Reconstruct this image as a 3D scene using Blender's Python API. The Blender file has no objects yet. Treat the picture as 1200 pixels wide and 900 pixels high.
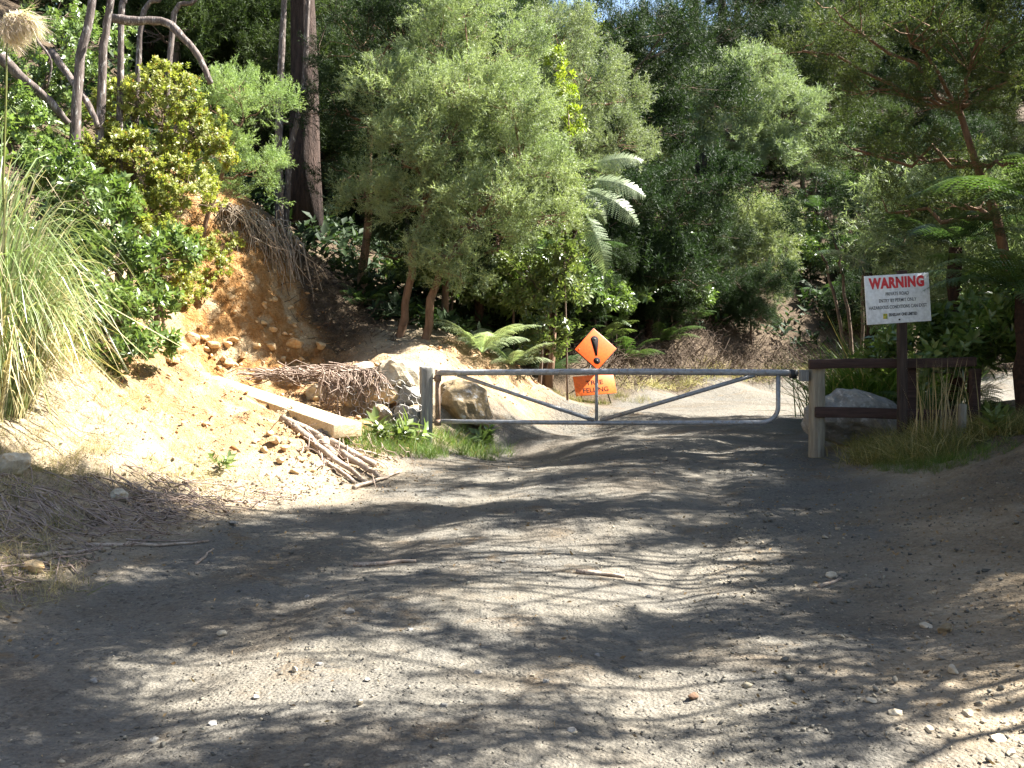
import bpy, bmesh, math, random
import numpy as np
from mathutils import Vector, Matrix

# ------------------------------------------------------------------ scene, camera, world, sun
scene = bpy.context.scene
COL = scene.collection
rng = np.random.default_rng(11)
random.seed(11)
F_PX, HOR, EYE = 1203.0, 385.0, 1.6

cam_data = bpy.data.cameras.new("camera")
cam = bpy.data.objects.new("camera", cam_data)
COL.objects.link(cam)
cam.location = (0, 0, EYE)
cam.rotation_euler = (math.radians(90), 0, 0)
cam_data.sensor_width = 36.0
cam_data.lens = 36.0 * F_PX / 1200.0
cam_data.shift_y = -(450.0 - HOR) / 1200.0
cam_data.clip_start = 0.1
cam_data.clip_end = 3000.0
scene.camera = cam

SUN_AZ, SUN_EL = math.radians(13.0), math.radians(49.0)      # azimuth from +X towards +Y
SUN = np.array([math.cos(SUN_EL) * math.cos(SUN_AZ), math.cos(SUN_EL) * math.sin(SUN_AZ), math.sin(SUN_EL)])
world = bpy.data.worlds.new("World")
scene.world = world
world.use_nodes = True
nt = world.node_tree
nt.nodes.clear()
sky = nt.nodes.new("ShaderNodeTexSky")
sky.sky_type = 'NISHITA'
sky.sun_disc = False
sky.sun_elevation = SUN_EL
sky.sun_rotation = math.pi / 2 - SUN_AZ
bg = nt.nodes.new("ShaderNodeBackground")
bg.inputs['Strength'].default_value = 0.05
wo = nt.nodes.new("ShaderNodeOutputWorld")
nt.links.new(sky.outputs[0], bg.inputs[0])
nt.links.new(bg.outputs[0], wo.inputs[0])

sun_l = bpy.data.lights.new("sun", 'SUN')
sun_l.energy = 5.0
sun_l.angle = math.radians(0.5)
sun_l.color = (1.0, 0.965, 0.9)
sun_o = bpy.data.objects.new("sun", sun_l)
COL.objects.link(sun_o)
sun_o.rotation_euler = Vector(SUN).to_track_quat('Z', 'Y').to_euler()

scene.view_settings.view_transform = 'Standard'
scene.view_settings.look = 'None'
scene.view_settings.gamma = 1.0
scene.view_settings.exposure = 2.75
scene.render.engine = 'CYCLES'
scene.cycles.max_bounces = 7
scene.cycles.diffuse_bounces = 4
scene.cycles.glossy_bounces = 2
scene.cycles.transmission_bounces = 4
scene.cycles.use_denoising = True
scene.cycles.use_adaptive_sampling = True

# ------------------------------------------------------------------ helpers
def W(px, py, D):
    return np.array([(px - 600.0) / F_PX * D, D, EYE - (py - HOR) / F_PX * D])

def unit(v):
    v = np.asarray(v, float)
    return v / np.maximum(np.linalg.norm(v, axis=-1, keepdims=True), 1e-9)

def tag(o, label=None, cat=None, group=None, kind=None):
    if label: o['label'] = label
    if cat: o['category'] = cat
    if group: o['group'] = group
    if kind: o['kind'] = kind
    return o

def empty(name, loc=(0, 0, 0), rz=0.0):
    o = bpy.data.objects.new(name, None)
    o.empty_display_size = 0.2
    COL.objects.link(o)
    o.location = loc
    o.rotation_euler = (0, 0, rz)
    return o

class MB:
    def __init__(self):
        self.V, self.T, self.Q, self.n = [], [], [], 0
    def add(self, V, T=None, Q=None):
        V = np.asarray(V, float).reshape(-1, 3)
        if T is not None and len(T): self.T.append(np.asarray(T, np.int64).reshape(-1, 3) + self.n)
        if Q is not None and len(Q): self.Q.append(np.asarray(Q, np.int64).reshape(-1, 4) + self.n)
        self.V.append(V)
        self.n += len(V)
        return self
    def tube(self, pts, rad, n=6, cap=True, jitter=0.0):
        pts = np.asarray(pts, float)
        m = len(pts)
        rad = np.broadcast_to(np.asarray(rad, float), (m,))
        tan = unit(np.gradient(pts, axis=0))
        ref = np.array([0.0, 0.0, 1.0]) if abs(tan[0][2]) < 0.9 else np.array([1.0, 0, 0])
        s = unit(np.cross(tan[0], ref))
        V = []
        a = np.arange(n) * 2 * math.pi / n
        for i in range(m):
            s = unit(s - tan[i] * np.dot(s, tan[i]))
            b = np.cross(tan[i], s)
            r = rad[i] * (1 + (rng.normal(0, jitter, n) if jitter else 0))
            V.append(pts[i] + (np.cos(a) * r)[:, None] * s + (np.sin(a) * r)[:, None] * b)
        V = np.concatenate(V)
        Q = []
        for i in range(m - 1):
            for k in range(n):
                k2 = (k + 1) % n
                Q.append((i * n + k, i * n + k2, (i + 1) * n + k2, (i + 1) * n + k))
        T = []
        if cap:
            V = np.concatenate([V, pts[:1], pts[-1:]])
            c0, c1 = m * n, m * n + 1
            for k in range(n):
                k2 = (k + 1) % n
                T.append((c0, k2, k))
                T.append((c1, (m - 1) * n + k, (m - 1) * n + k2))
        return self.add(V, T, Q)
    def box(self, c, size, M=None):
        x, y, z = [s / 2 for s in size]
        V = np.array([(-x, -y, -z), (x, -y, -z), (x, y, -z), (-x, y, -z), (-x, -y, z), (x, -y, z), (x, y, z), (-x, y, z)], float)
        if M is not None: V = V @ np.asarray(M).T
        return self.add(V + np.asarray(c), None, [(0, 3, 2, 1), (4, 5, 6, 7), (0, 1, 5, 4), (1, 2, 6, 5), (2, 3, 7, 6), (3, 0, 4, 7)])
    def mesh(self, name, mat, smooth=False):
        me = bpy.data.meshes.new(name)
        V = np.concatenate(self.V) if self.V else np.zeros((0, 3))
        T = np.concatenate(self.T) if self.T else np.zeros((0, 3), np.int64)
        Q = np.concatenate(self.Q) if self.Q else np.zeros((0, 4), np.int64)
        me.vertices.add(len(V))
        me.vertices.foreach_set('co', V.astype(np.float32).ravel())
        loops = np.concatenate([T.ravel(), Q.ravel()]).astype(np.int32)
        me.loops.add(len(loops))
        me.loops.foreach_set('vertex_index', loops)
        npoly = len(T) + len(Q)
        me.polygons.add(npoly)
        st = np.concatenate([np.arange(len(T)) * 3, len(T) * 3 + np.arange(len(Q)) * 4]).astype(np.int32)
        me.polygons.foreach_set('loop_start', st)
        if smooth: me.polygons.foreach_set('use_smooth', np.ones(npoly, bool))
        me.update(calc_edges=True)
        if mat: me.materials.append(mat)
        return me
    def build(self, name, mat, parent=None, smooth=False, loc=None):
        o = bpy.data.objects.new(name, self.mesh(name, mat, smooth))
        COL.objects.link(o)
        if parent is not None: o.parent = parent
        if loc is not None: o.location = loc
        return o

def copy_tree(o, parent=None):
    c = o.copy()
    COL.objects.link(c)
    if parent is not None: c.parent = parent
    for ch in o.children:
        copy_tree(ch, c)
    return c

def bevel_obj(o, w, seg=2):
    m = o.modifiers.new('bevel', 'BEVEL')
    m.width = w
    m.segments = seg
    m.limit_method = 'ANGLE'
    return o

# value noise
_tab = np.random.default_rng(5).random((256, 256))
def vnoise(x, y):
    xi, yi = np.floor(x).astype(int), np.floor(y).astype(int)
    fx, fy = x - xi, y - yi
    fx, fy = fx * fx * (3 - 2 * fx), fy * fy * (3 - 2 * fy)
    g = lambda a, b: _tab[a % 256, b % 256]
    return (g(xi, yi) * (1 - fx) + g(xi + 1, yi) * fx) * (1 - fy) + (g(xi, yi + 1) * (1 - fx) + g(xi + 1, yi + 1) * fx) * fy - 0.5
def fbm(x, y, o=4):
    r, a, f = 0, 1.0, 1.0
    for i in range(o):
        r = r + a * vnoise(x * f + 13.7 * i, y * f + 7.1 * i)
        a *= 0.5
        f *= 2.03
    return r

# ------------------------------------------------------------------ materials
def new_mat(name):
    m = bpy.data.materials.new(name)
    m.use_nodes = True
    m.node_tree.nodes.clear()
    return m, m.node_tree

class NB:
    def __init__(self, nt): self.nt = nt
    def n(self, t, **kw):
        nd = self.nt.nodes.new(t)
        for k, v in kw.items():
            if k.startswith('i_'):
                nd.inputs[k[2:].replace('_', ' ')].default_value = v
            else: setattr(nd, k, v)
        return nd
    def l(self, a, b): self.nt.links.new(a, b)
    def mix(self, fac, a, b, mode='MIX'):
        nd = self.n('ShaderNodeMix', data_type='RGBA', blend_type=mode)
        for sock, v in ((nd.inputs[0], fac), (nd.inputs[6], a), (nd.inputs[7], b)):
            if hasattr(v, 'is_linked'): self.l(v, sock)
            else: sock.default_value = v if not isinstance(v, tuple) else (*v[:3], 1.0)
        return nd.outputs[2]
    def ramp(self, fac, lo, hi, v0=0.0, v1=1.0):
        nd = self.n('ShaderNodeMapRange')
        self.l(fac, nd.inputs[0])
        nd.inputs[1].default_value, nd.inputs[2].default_value = lo, hi
        nd.inputs[3].default_value, nd.inputs[4].default_value = v0, v1
        return nd.outputs[0]
    def math(self, op, a, b=0.0):
        nd = self.n('ShaderNodeMath', operation=op)
        for sock, v in ((nd.inputs[0], a), (nd.inputs[1], b)):
            if hasattr(v, 'is_linked'): self.l(v, sock)
            else: sock.default_value = v
        return nd.outputs[0]
    def noise(self, vec, scale, detail=4, rough=0.55, dist=0.0):
        nd = self.n('ShaderNodeTexNoise')
        if vec is not None: self.l(vec, nd.inputs['Vector'])
        nd.inputs['Scale'].default_value = scale
        nd.inputs['Detail'].default_value = detail
        nd.inputs['Roughness'].default_value = rough
        nd.inputs['Distortion'].default_value = dist
        return nd.outputs[0]
    def voro(self, vec, scale, out='Distance', feature='F1', rand=1.0):
        nd = self.n('ShaderNodeTexVoronoi', feature=feature)
        self.l(vec, nd.inputs['Vector'])
        nd.inputs['Scale'].default_value = scale
        nd.inputs['Randomness'].default_value = rand
        return nd.outputs[out]
    def obj(self): return self.n('ShaderNodeTexCoord').outputs['Object']
    def scaled(self, vec, s):
        nd = self.n('ShaderNodeMapping')
        self.l(vec, nd.inputs['Vector'])
        nd.inputs['Scale'].default_value = s
        return nd.outputs[0]
    def bump(self, h, strength, dist, prev=None):
        nd = self.n('ShaderNodeBump')
        nd.inputs['Strength'].default_value = strength
        nd.inputs['Distance'].default_value = dist
        self.l(h, nd.inputs['Height'])
        if prev is not None: self.l(prev, nd.inputs['Normal'])
        return nd.outputs[0]
    def principled(self, color, rough=0.8, normal=None, spec=0.3, metal=0.0):
        p = self.n('ShaderNodeBsdfPrincipled')
        if hasattr(color, 'is_linked'): self.l(color, p.inputs['Base Color'])
        else: p.inputs['Base Color'].default_value = (*color[:3], 1)
        if hasattr(rough, 'is_linked'): self.l(rough, p.inputs['Roughness'])
        else: p.inputs['Roughness'].default_value = rough
        p.inputs['Specular IOR Level'].default_value = spec
        p.inputs['Metallic'].default_value = metal
        if normal is not None: self.l(normal, p.inputs['Normal'])
        return p.outputs[0]
    def out(self, sh):
        o = self.n('ShaderNodeOutputMaterial')
        self.l(sh, o.inputs[0])

def leaf_mat(name, ca, cb, trans=0.35, rough=0.5, spec=0.35, cc=None, ccf=0.1, clump=1.3):
    m, nt = new_mat(name)
    b = NB(nt)
    g = b.n('ShaderNodeNewGeometry')
    ri = g.outputs['Random Per Island']
    c = b.mix(ri, ca, cb)
    if cc is not None:
        f = b.math('GREATER_THAN', b.math('FRACT', b.math('MULTIPLY', ri, 37.7)), 1 - ccf)
        c = b.mix(f, c, cc)
    nz = b.noise(b.obj(), clump, 3)
    c = b.mix(b.ramp(nz, 0.3, 0.7), b.mix(1.0, c, (0.74, 0.78, 0.72), 'MULTIPLY'), b.mix(1.0, c, (1.2, 1.14, 1.0), 'MULTIPLY'))
    hs = b.n('ShaderNodeHueSaturation')
    oi = b.n('ShaderNodeObjectInfo')
    b.l(b.ramp(oi.outputs['Random'], 0, 1, 0.485, 0.51), hs.inputs['Hue'])
    b.l(b.ramp(oi.outputs['Random'], 0, 1, 0.85, 1.15), hs.inputs['Value'])
    b.l(c, hs.inputs['Color'])
    c = hs.outputs[0]
    p = b.principled(c, rough, None, spec)
    t = b.n('ShaderNodeBsdfTranslucent')
    b.l(b.mix(1.0, c, (1.08, 1.18, 0.62), 'MULTIPLY'), t.inputs[0])
    mx = b.n('ShaderNodeMixShader')
    mx.inputs[0].default_value = trans
    b.l(p, mx.inputs[1])
    b.l(t.outputs[0], mx.inputs[2])
    b.out(mx.outputs[0])
    return m

def simple_mat(name, c1, c2, scale=(1, 1, 1), nscale=6.0, rough=0.85, bump=0.3, bdist=0.01, spec=0.2, metal=0.0, c3=None):
    m, nt = new_mat(name)
    b = NB(nt)
    v = b.scaled(b.obj(), scale)
    n1 = b.noise(v, nscale, 6, 0.6)
    n2 = b.noise(v, nscale * 5, 4, 0.6)
    c = b.mix(b.ramp(n1, 0.35, 0.65), c1, c2)
    c = b.mix(b.ramp(n2, 0.3, 0.7), b.mix(1.0, c, (0.7, 0.7, 0.7), 'MULTIPLY'), c)
    if c3 is not None:
        c = b.mix(b.ramp(b.noise(v, nscale * 1.7, 5, 0.7), 0.55, 0.66), c, c3)
    nrm = b.bump(b.math('ADD', n1, b.math('MULTIPLY', n2, 0.6)), bump, bdist)
    b.out(b.principled(c, rough, nrm, spec, metal))
    return m

M = {}
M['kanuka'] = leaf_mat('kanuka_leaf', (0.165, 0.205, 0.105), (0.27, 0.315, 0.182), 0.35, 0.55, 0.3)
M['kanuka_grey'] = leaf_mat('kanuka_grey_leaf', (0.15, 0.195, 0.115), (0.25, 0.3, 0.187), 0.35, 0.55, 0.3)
M['kanuka_shaded'] = leaf_mat('kanuka_shaded_leaf', (0.011, 0.023, 0.009), (0.034, 0.056, 0.023), 0.3, 0.6, 0.15)  # kanuka leaf with the forest shade put into its colour
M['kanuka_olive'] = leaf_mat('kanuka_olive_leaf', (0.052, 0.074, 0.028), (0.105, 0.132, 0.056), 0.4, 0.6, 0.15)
M['shaded_olive'] = leaf_mat('shaded_olive_leaf', (0.026, 0.04, 0.013), (0.06, 0.082, 0.03), 0.35, 0.6, 0.15)  # olive leaf colour darkened to stand in for gully shade
M['sapling'] = leaf_mat('sapling_leaf', (0.16, 0.22, 0.09), (0.25, 0.31, 0.145), 0.4, 0.5, 0.3)
M['pine'] = leaf_mat('pine_needle', (0.02, 0.05, 0.022), (0.05, 0.095, 0.03), 0.25, 0.5, 0.3)
M['broad_yellow'] = leaf_mat('small_yellow_leaf', (0.17, 0.22, 0.05), (0.32, 0.34, 0.095), 0.45, 0.45, 0.4, (0.3, 0.19, 0.04), 0.04)
M['broad_green'] = leaf_mat('glossy_green_leaf', (0.065, 0.115, 0.03), (0.15, 0.21, 0.07), 0.35, 0.3, 0.5)
M['broad_pale'] = leaf_mat('pale_green_leaf', (0.09, 0.14, 0.045), (0.17, 0.22, 0.08), 0.4, 0.35, 0.5)
M['vine'] = leaf_mat('vine_leaf', (0.2, 0.28, 0.03), (0.33, 0.4, 0.06), 0.4, 0.4, 0.4)
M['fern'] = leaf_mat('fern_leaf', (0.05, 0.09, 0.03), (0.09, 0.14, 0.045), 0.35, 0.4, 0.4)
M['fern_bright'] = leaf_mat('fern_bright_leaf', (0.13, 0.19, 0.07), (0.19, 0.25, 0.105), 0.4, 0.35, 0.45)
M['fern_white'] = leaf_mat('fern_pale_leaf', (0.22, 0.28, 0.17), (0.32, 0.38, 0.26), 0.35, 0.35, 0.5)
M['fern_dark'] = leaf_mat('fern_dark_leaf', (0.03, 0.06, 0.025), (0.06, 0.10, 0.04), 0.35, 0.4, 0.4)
M['toetoe'] = leaf_mat('toetoe_blade', (0.17, 0.25, 0.1), (0.3, 0.375, 0.2), 0.35, 0.3, 0.6, (0.48, 0.44, 0.3), 0.22)
M['plume'] = leaf_mat('plume_hair', (0.62, 0.52, 0.46), (0.78, 0.69, 0.62), 0.35, 0.7, 0.2)
M['grass_green'] = leaf_mat('green_grass_blade', (0.06, 0.12, 0.02), (0.13, 0.2, 0.045), 0.35, 0.5, 0.3, (0.3, 0.26, 0.11), 0.1)
M['grass_dry'] = leaf_mat('dry_grass_blade', (0.30, 0.25, 0.13), (0.45, 0.38, 0.22), 0.25, 0.6, 0.25, (0.14, 0.16, 0.05), 0.15)
M['grass_mix'] = leaf_mat('mixed_grass_blade', (0.08, 0.1, 0.025), (0.19, 0.16, 0.06), 0.35, 0.6, 0.25, (0.33, 0.27, 0.13), 0.25)
M['litter'] = leaf_mat('dead_leaf', (0.12, 0.08, 0.045), (0.28, 0.2, 0.11), 0.1, 0.8, 0.2)
M['bark_pine'] = simple_mat('pine_bark', (0.03, 0.02, 0.016), (0.085, 0.056, 0.044), (9, 9, 1.6), 1.2, 0.9, 1.0, 0.06)
M['bark_grey'] = simple_mat('grey_bark', (0.07, 0.055, 0.047), (0.17, 0.135, 0.118), (5, 5, 1.2), 3, 0.9, 0.6, 0.02, c3=(0.36, 0.33, 0.3))
M['bark_brown'] = simple_mat('brown_bark', (0.13, 0.075, 0.045), (0.24, 0.15, 0.095), (6, 6, 1.0), 3, 0.9, 0.6, 0.02)
M['twig'] = simple_mat('twig_bark', (0.11, 0.075, 0.055), (0.19, 0.135, 0.1), (3, 3, 3), 3, 0.9, 0.2, 0.01)
M['fern_trunk'] = simple_mat('fern_trunk_bark', (0.02, 0.012, 0.008), (0.06, 0.032, 0.02), (8, 8, 8), 3, 0.95, 0.8, 0.04)
M['dead_wood'] = simple_mat('dead_wood', (0.26, 0.19, 0.135), (0.44, 0.36, 0.28), (4, 4, 4), 4, 0.85, 0.6, 0.02, c3=(0.16, 0.1, 0.07))
M['dead_twig'] = simple_mat('dead_twig', (0.2, 0.14, 0.11), (0.36, 0.28, 0.22), (3, 3, 3), 4, 0.85, 0.2, 0.01)
M['brush_brown'] = simple_mat('brown_brush', (0.06, 0.042, 0.03), (0.15, 0.11, 0.078), (3, 3, 3), 4, 0.9, 0.2, 0.01)
M['root'] = simple_mat('dry_root', (0.28, 0.21, 0.15), (0.46, 0.38, 0.29), (3, 3, 3), 4, 0.85, 0.2, 0.01)
M['clay_rock'] = simple_mat('clay_rock', (0.46, 0.30, 0.14), (0.6, 0.46, 0.28), (1, 1, 1), 5, 0.9, 0.6, 0.03, c3=(0.42, 0.22, 0.08))
M['pale_rock'] = simple_mat('pale_rock', (0.38, 0.31, 0.21), (0.52, 0.46, 0.35), (1, 1, 1), 4, 0.9, 0.7, 0.03, c3=(0.32, 0.22, 0.11))
M['grey_rock'] = simple_mat('grey_rock', (0.19, 0.178, 0.155), (0.31, 0.29, 0.255), (1, 1, 1), 5, 0.85, 0.7, 0.03, c3=(0.4, 0.38, 0.34))
M['lichen_rock'] = simple_mat('lichen_rock', (0.17, 0.13, 0.08), (0.34, 0.25, 0.13), (1, 1, 1), 4, 0.9, 0.8, 0.04, c3=(0.42, 0.4, 0.36))
M['gravel'] = leaf_mat('gravel_stone', (0.075, 0.072, 0.066), (0.2, 0.185, 0.158), 0.0, 0.85, 0.2, (0.32, 0.285, 0.22), 0.2)
M['rubble'] = leaf_mat('clay_rubble', (0.44, 0.29, 0.14), (0.6, 0.48, 0.31), 0.0, 0.9, 0.15, (0.36, 0.2, 0.08), 0.2)
M['clod'] = leaf_mat('dirt_clod', (0.2, 0.15, 0.095), (0.4, 0.32, 0.22), 0.0, 0.9, 0.15, (0.16, 0.14, 0.12), 0.2)
M['galv'] = simple_mat('galvanised_pipe', (0.24, 0.245, 0.25), (0.36, 0.365, 0.37), (3, 3, 3), 5, 0.5, 0.3, 0.004, 0.4, 0.25, c3=(0.19, 0.13, 0.09))
M['rust'] = simple_mat('rusty_steel', (0.2, 0.12, 0.075), (0.3, 0.22, 0.16), (4, 4, 4), 6, 0.75, 0.3, 0.004, 0.3, 0.2)
M['post_grey'] = simple_mat('weathered_post', (0.16, 0.155, 0.145), (0.29, 0.275, 0.25), (14, 14, 1.0), 1.5, 0.9, 0.7, 0.015, c3=(0.34, 0.33, 0.26))
M['post_pale'] = simple_mat('pale_post', (0.19, 0.165, 0.125), (0.31, 0.27, 0.2), (14, 14, 1.0), 1.5, 0.9, 0.7, 0.015, c3=(0.27, 0.26, 0.2))
M['rail_red'] = simple_mat('red_brown_rail', (0.036, 0.022, 0.018), (0.075, 0.045, 0.036), (1.0, 12, 12), 2, 0.85, 0.5, 0.01)
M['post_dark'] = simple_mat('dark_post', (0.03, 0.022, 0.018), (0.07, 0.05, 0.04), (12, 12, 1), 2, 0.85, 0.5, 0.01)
M['beam'] = simple_mat('sawn_timber', (0.46, 0.34, 0.19), (0.6, 0.48, 0.31), (1.2, 10, 10), 2.5, 0.85, 0.8, 0.02, c3=(0.34, 0.24, 0.13))
M['wire'] = simple_mat('old_wire', (0.4, 0.37, 0.34), (0.52, 0.49, 0.45), (4, 4, 4), 5, 0.6, 0.1, 0.001, 0.4, 0.3)
M['sign_white'] = simple_mat('sign_white_paint', (0.72, 0.75, 0.78), (0.78, 0.8, 0.82), (2, 2, 2), 2, 0.4, 0.02, 0.002, 0.4, c3=(0.66, 0.69, 0.68))
M['sign_red'] = simple_mat('sign_red_paint', (0.6, 0.02, 0.03), (0.68, 0.03, 0.04), (2, 2, 2), 2, 0.4, 0.02, 0.002, 0.4)
M['sign_ink'] = simple_mat('sign_grey_ink', (0.08, 0.085, 0.09), (0.12, 0.12, 0.13), (2, 2, 2), 2, 0.5, 0.02, 0.002, 0.4)
M['logo_yellow'] = simple_mat('logo_yellow_paint', (0.62, 0.5, 0.06), (0.68, 0.56, 0.1), (2, 2, 2), 2, 0.4, 0.02, 0.002, 0.4)
M['logo_green'] = simple_mat('logo_green_paint', (0.2, 0.3, 0.05), (0.25, 0.36, 0.08), (2, 2, 2), 2, 0.4, 0.02, 0.002, 0.4)
M['sign_orange'] = simple_mat('orange_board', (0.92, 0.118, 0.01), (0.96, 0.135, 0.013), (2, 2, 2), 2, 0.4, 0.02, 0.002, 0.4)
M['sign_orange2'] = simple_mat('faded_orange_board', (0.85, 0.15, 0.016), (0.92, 0.18, 0.022), (2, 2, 2), 2, 0.45, 0.02, 0.002, 0.4, c3=(0.6, 0.115, 0.02))
M['sign_black'] = simple_mat('black_vinyl', (0.018, 0.016, 0.016), (0.028, 0.025, 0.024), (2, 2, 2), 3, 0.9, 0.02, 0.002, 0.1)
M['black_steel'] = simple_mat('dark_steel', (0.03, 0.03, 0.032), (0.06, 0.06, 0.06), (3, 3, 3), 4, 0.5, 0.05, 0.002, 0.4, 0.4)

# ------------------------------------------------------------------ terrain
XL = np.array([(-60, -3.6), (0, -3.4), (3.7, -3.2), (5.75, -2.9), (8.2, -2.5), (11, -1.45), (14, -1.05), (16, -0.4), (18, 0.4), (20, 1.05), (22, 2.1), (25, 4.0), (28, 6.6), (30, 9.5), (32, 14), (36, 26), (60, 70), (400, 420)], float)
XR = np.array([(-60, 3.4), (0, 2.1), (4, 2.1), (7, 2.7), (10, 3.6), (12.5, 4.0), (14, 4.5), (16, 6.2), (18, 9), (20, 13), (24, 22), (30, 40), (60, 120), (400, 520)], float)
def xl(y): return np.interp(y, XL[:, 0], XL[:, 1])
def xr(y): return np.interp(y, XR[:, 0], XR[:, 1])

CP = []
for y in (-30, -15, -5, 0, 3, 6, 9, 12, 15):
    for f in (0.0, 0.3, 0.65, 1.0):
        CP.append((xl(y) * (1 - f) + xr(y) * f, y, 0.0))
for y in (18, 20, 22, 25, 28, 30, 32):
    CP.append((xl(y) + 0.1, y, 0.02)); CP.append((xl(y) + 2.2, y, 0.0))
for x, y in ((4, 18), (7, 20), (10, 22), (14, 24), (20, 26), (28, 30), (20, 34)): CP.append((x, y, 0.0))
def cpx(*a):
    for px, py, D in a: CP.append(tuple(W(px, py, D)))
cpx((0, 650, 6.5), (0, 560, 8), (100, 570, 8.8), (100, 500, 9.6), (100, 440, 10.3), (0, 500, 8.8), (0, 440, 9.4), (200, 430, 12.4), (200, 520, 10.5), (250, 570, 9.6),
    (300, 540, 11), (190, 580, 9), (130, 420, 11.8), (120, 330, 13.6), (0, 330, 10.6), (60, 200, 13), (0, 200, 12), (200, 300, 16.4), (240, 330, 16.6), (255, 452, 14.9), (240, 446, 15.4),
    (330, 422, 17.0), (390, 420, 17.4), (290, 330, 17.1), (260, 245, 17.8), (335, 280, 18.6), (345, 340, 18.1), (200, 235, 16.9), (230, 380, 16.0), (280, 400, 16.6), (210, 410, 15.0),
    (400, 340, 20), (450, 385, 18.6), (520, 412, 17), (600, 432, 18.5), (655, 462, 20), (682, 474, 20.2), (700, 478, 19), (675, 467, 22), (705, 468, 22), (735, 468, 22.4), (450, 425, 15.8), (520, 432, 15.8), (560, 470, 16))
CP += [(-2.1, 12.4, 0.26), (-3.5, 14.7, 0.5), (-2.6, 14.9, 0.85), (-1.7, 14.9, 0.85), (-1.7, 13.9, 0.25), (-2.4, 13.9, 0.35), (-1.4, 13.2, 0.08), (-1.6, 12, 0.05),
       (1.5, 24, 1.3), (3.4, 27.2, 1.5), (6.2, 30.2, 2.1), (9.7, 32.3, 2.2), (13.5, 34.8, 2.3), (5.3, 28.7, 1.6), (0, 24, 1.8), (-1, 28, 2.8), (-6, 24, 4.6), (-4.5, 22, 3.75), (-3, 24, 3.2),
       (-10, 15, 6), (-15, 20, 10), (-10, 25, 8.5), (-20, 40, 18), (-12, 8, 5), (-15, 0, 6), (-7, 20, 5), (-8, 10, 4.4), (-8, 5, 3), (-5.5, 5, 1.6), (-5, 2, 1.3), (-8, -5, 2.5), (-15, -10, 6),
       (1.9, 4.2, .04), (2.6, 4.6, 0.15), (3.3, 6.2, .16), (3.4, 4.6, 0.34), (4.5, 6, 0.6), (5.5, 8, 0.8), (4.6, 9, 0.4), (4.6, 11, 0.25), (5, 12.5, 0.25), (7, 12, 0.5), (8, 16, 0.4), (8, 2, 1.5), (3.6, 2, 0.6), (12, 0, 2.2), (10, 8, 1.2), (12, 14, 0.8), (12, 19, 0.2),
       (20, 10, 1), (40, 10, 2), (10, -10, 2), (30, 0, 4), (6, 14.5, 0.3), (5.4, 15, 0.25), (40, 25, 0)]
for x in (-30, -18, -8, 0, 8, 18, 30, 45):
    CP += [(x, 40, 6.3 + (3 if x < -10 else 0) + (8 if x < -25 else 0)), (x, 55, 13.0 + (3 if x < -10 else 0)), (x, 80, 21.5), (x, 110, 27)]
CP = np.array(CP)
_c2 = 0.5
def _phi(d2): return np.sqrt(d2 + _c2)
def _solve():
    X = CP[:, :2]
    n = len(X)
    A = _phi(((X[:, None] - X[None]) ** 2).sum(-1)) + np.eye(n) * -0.03
    Pm = np.c_[np.ones(n), X]
    K = np.block([[A, Pm], [Pm.T, np.zeros((3, 3))]])
    return np.linalg.lstsq(K, np.r_[CP[:, 2], np.zeros(3)], rcond=None)[0]
_w = _solve()
def h_base(x, y):
    x = np.clip(np.asarray(x, float), -60, 60); y = np.clip(np.asarray(y, float), -40, 115)
    sh = x.shape
    x, y = x.ravel(), y.ravel()
    out = np.empty(len(x))
    for s in range(0, len(x), 20000):
        xs, ys = x[s:s + 20000], y[s:s + 20000]
        d2 = (xs[:, None] - CP[None, :, 0]) ** 2 + (ys[:, None] - CP[None, :, 1]) ** 2
        out[s:s + 20000] = _phi(d2) @ _w[:len(CP)] + _w[-3] + xs * _w[-2] + ys * _w[-1]
    return out.reshape(sh)
def sstep(a, b, v):
    t = np.clip((v - a) / (b - a), 0, 1)
    return t * t * (3 - 2 * t)
def clay_mask(x, y):
    d = np.hypot((x + 4.5) / 1.9, (y - 17.2) / 1.8)
    m = 1 - sstep(0.7, 1.25, d + 0.4 * fbm(x * 0.8, y * 0.8, 3))
    d2 = np.hypot((x + 3.6) / 2.2, (y - 14.0) / 3.4)
    m2 = 0.6 * (1 - sstep(0.6, 1.2, d2 + 0.5 * fbm(x * 0.7 + 9, y * 0.7, 3)))
    d3 = np.hypot((x - 0.4) / 2.2, (y - 17.5) / 2.6)
    m3 = 0.45 * (1 - sstep(0.6, 1.1, d3))
    return np.maximum(np.maximum(m, m2), m3)
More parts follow.
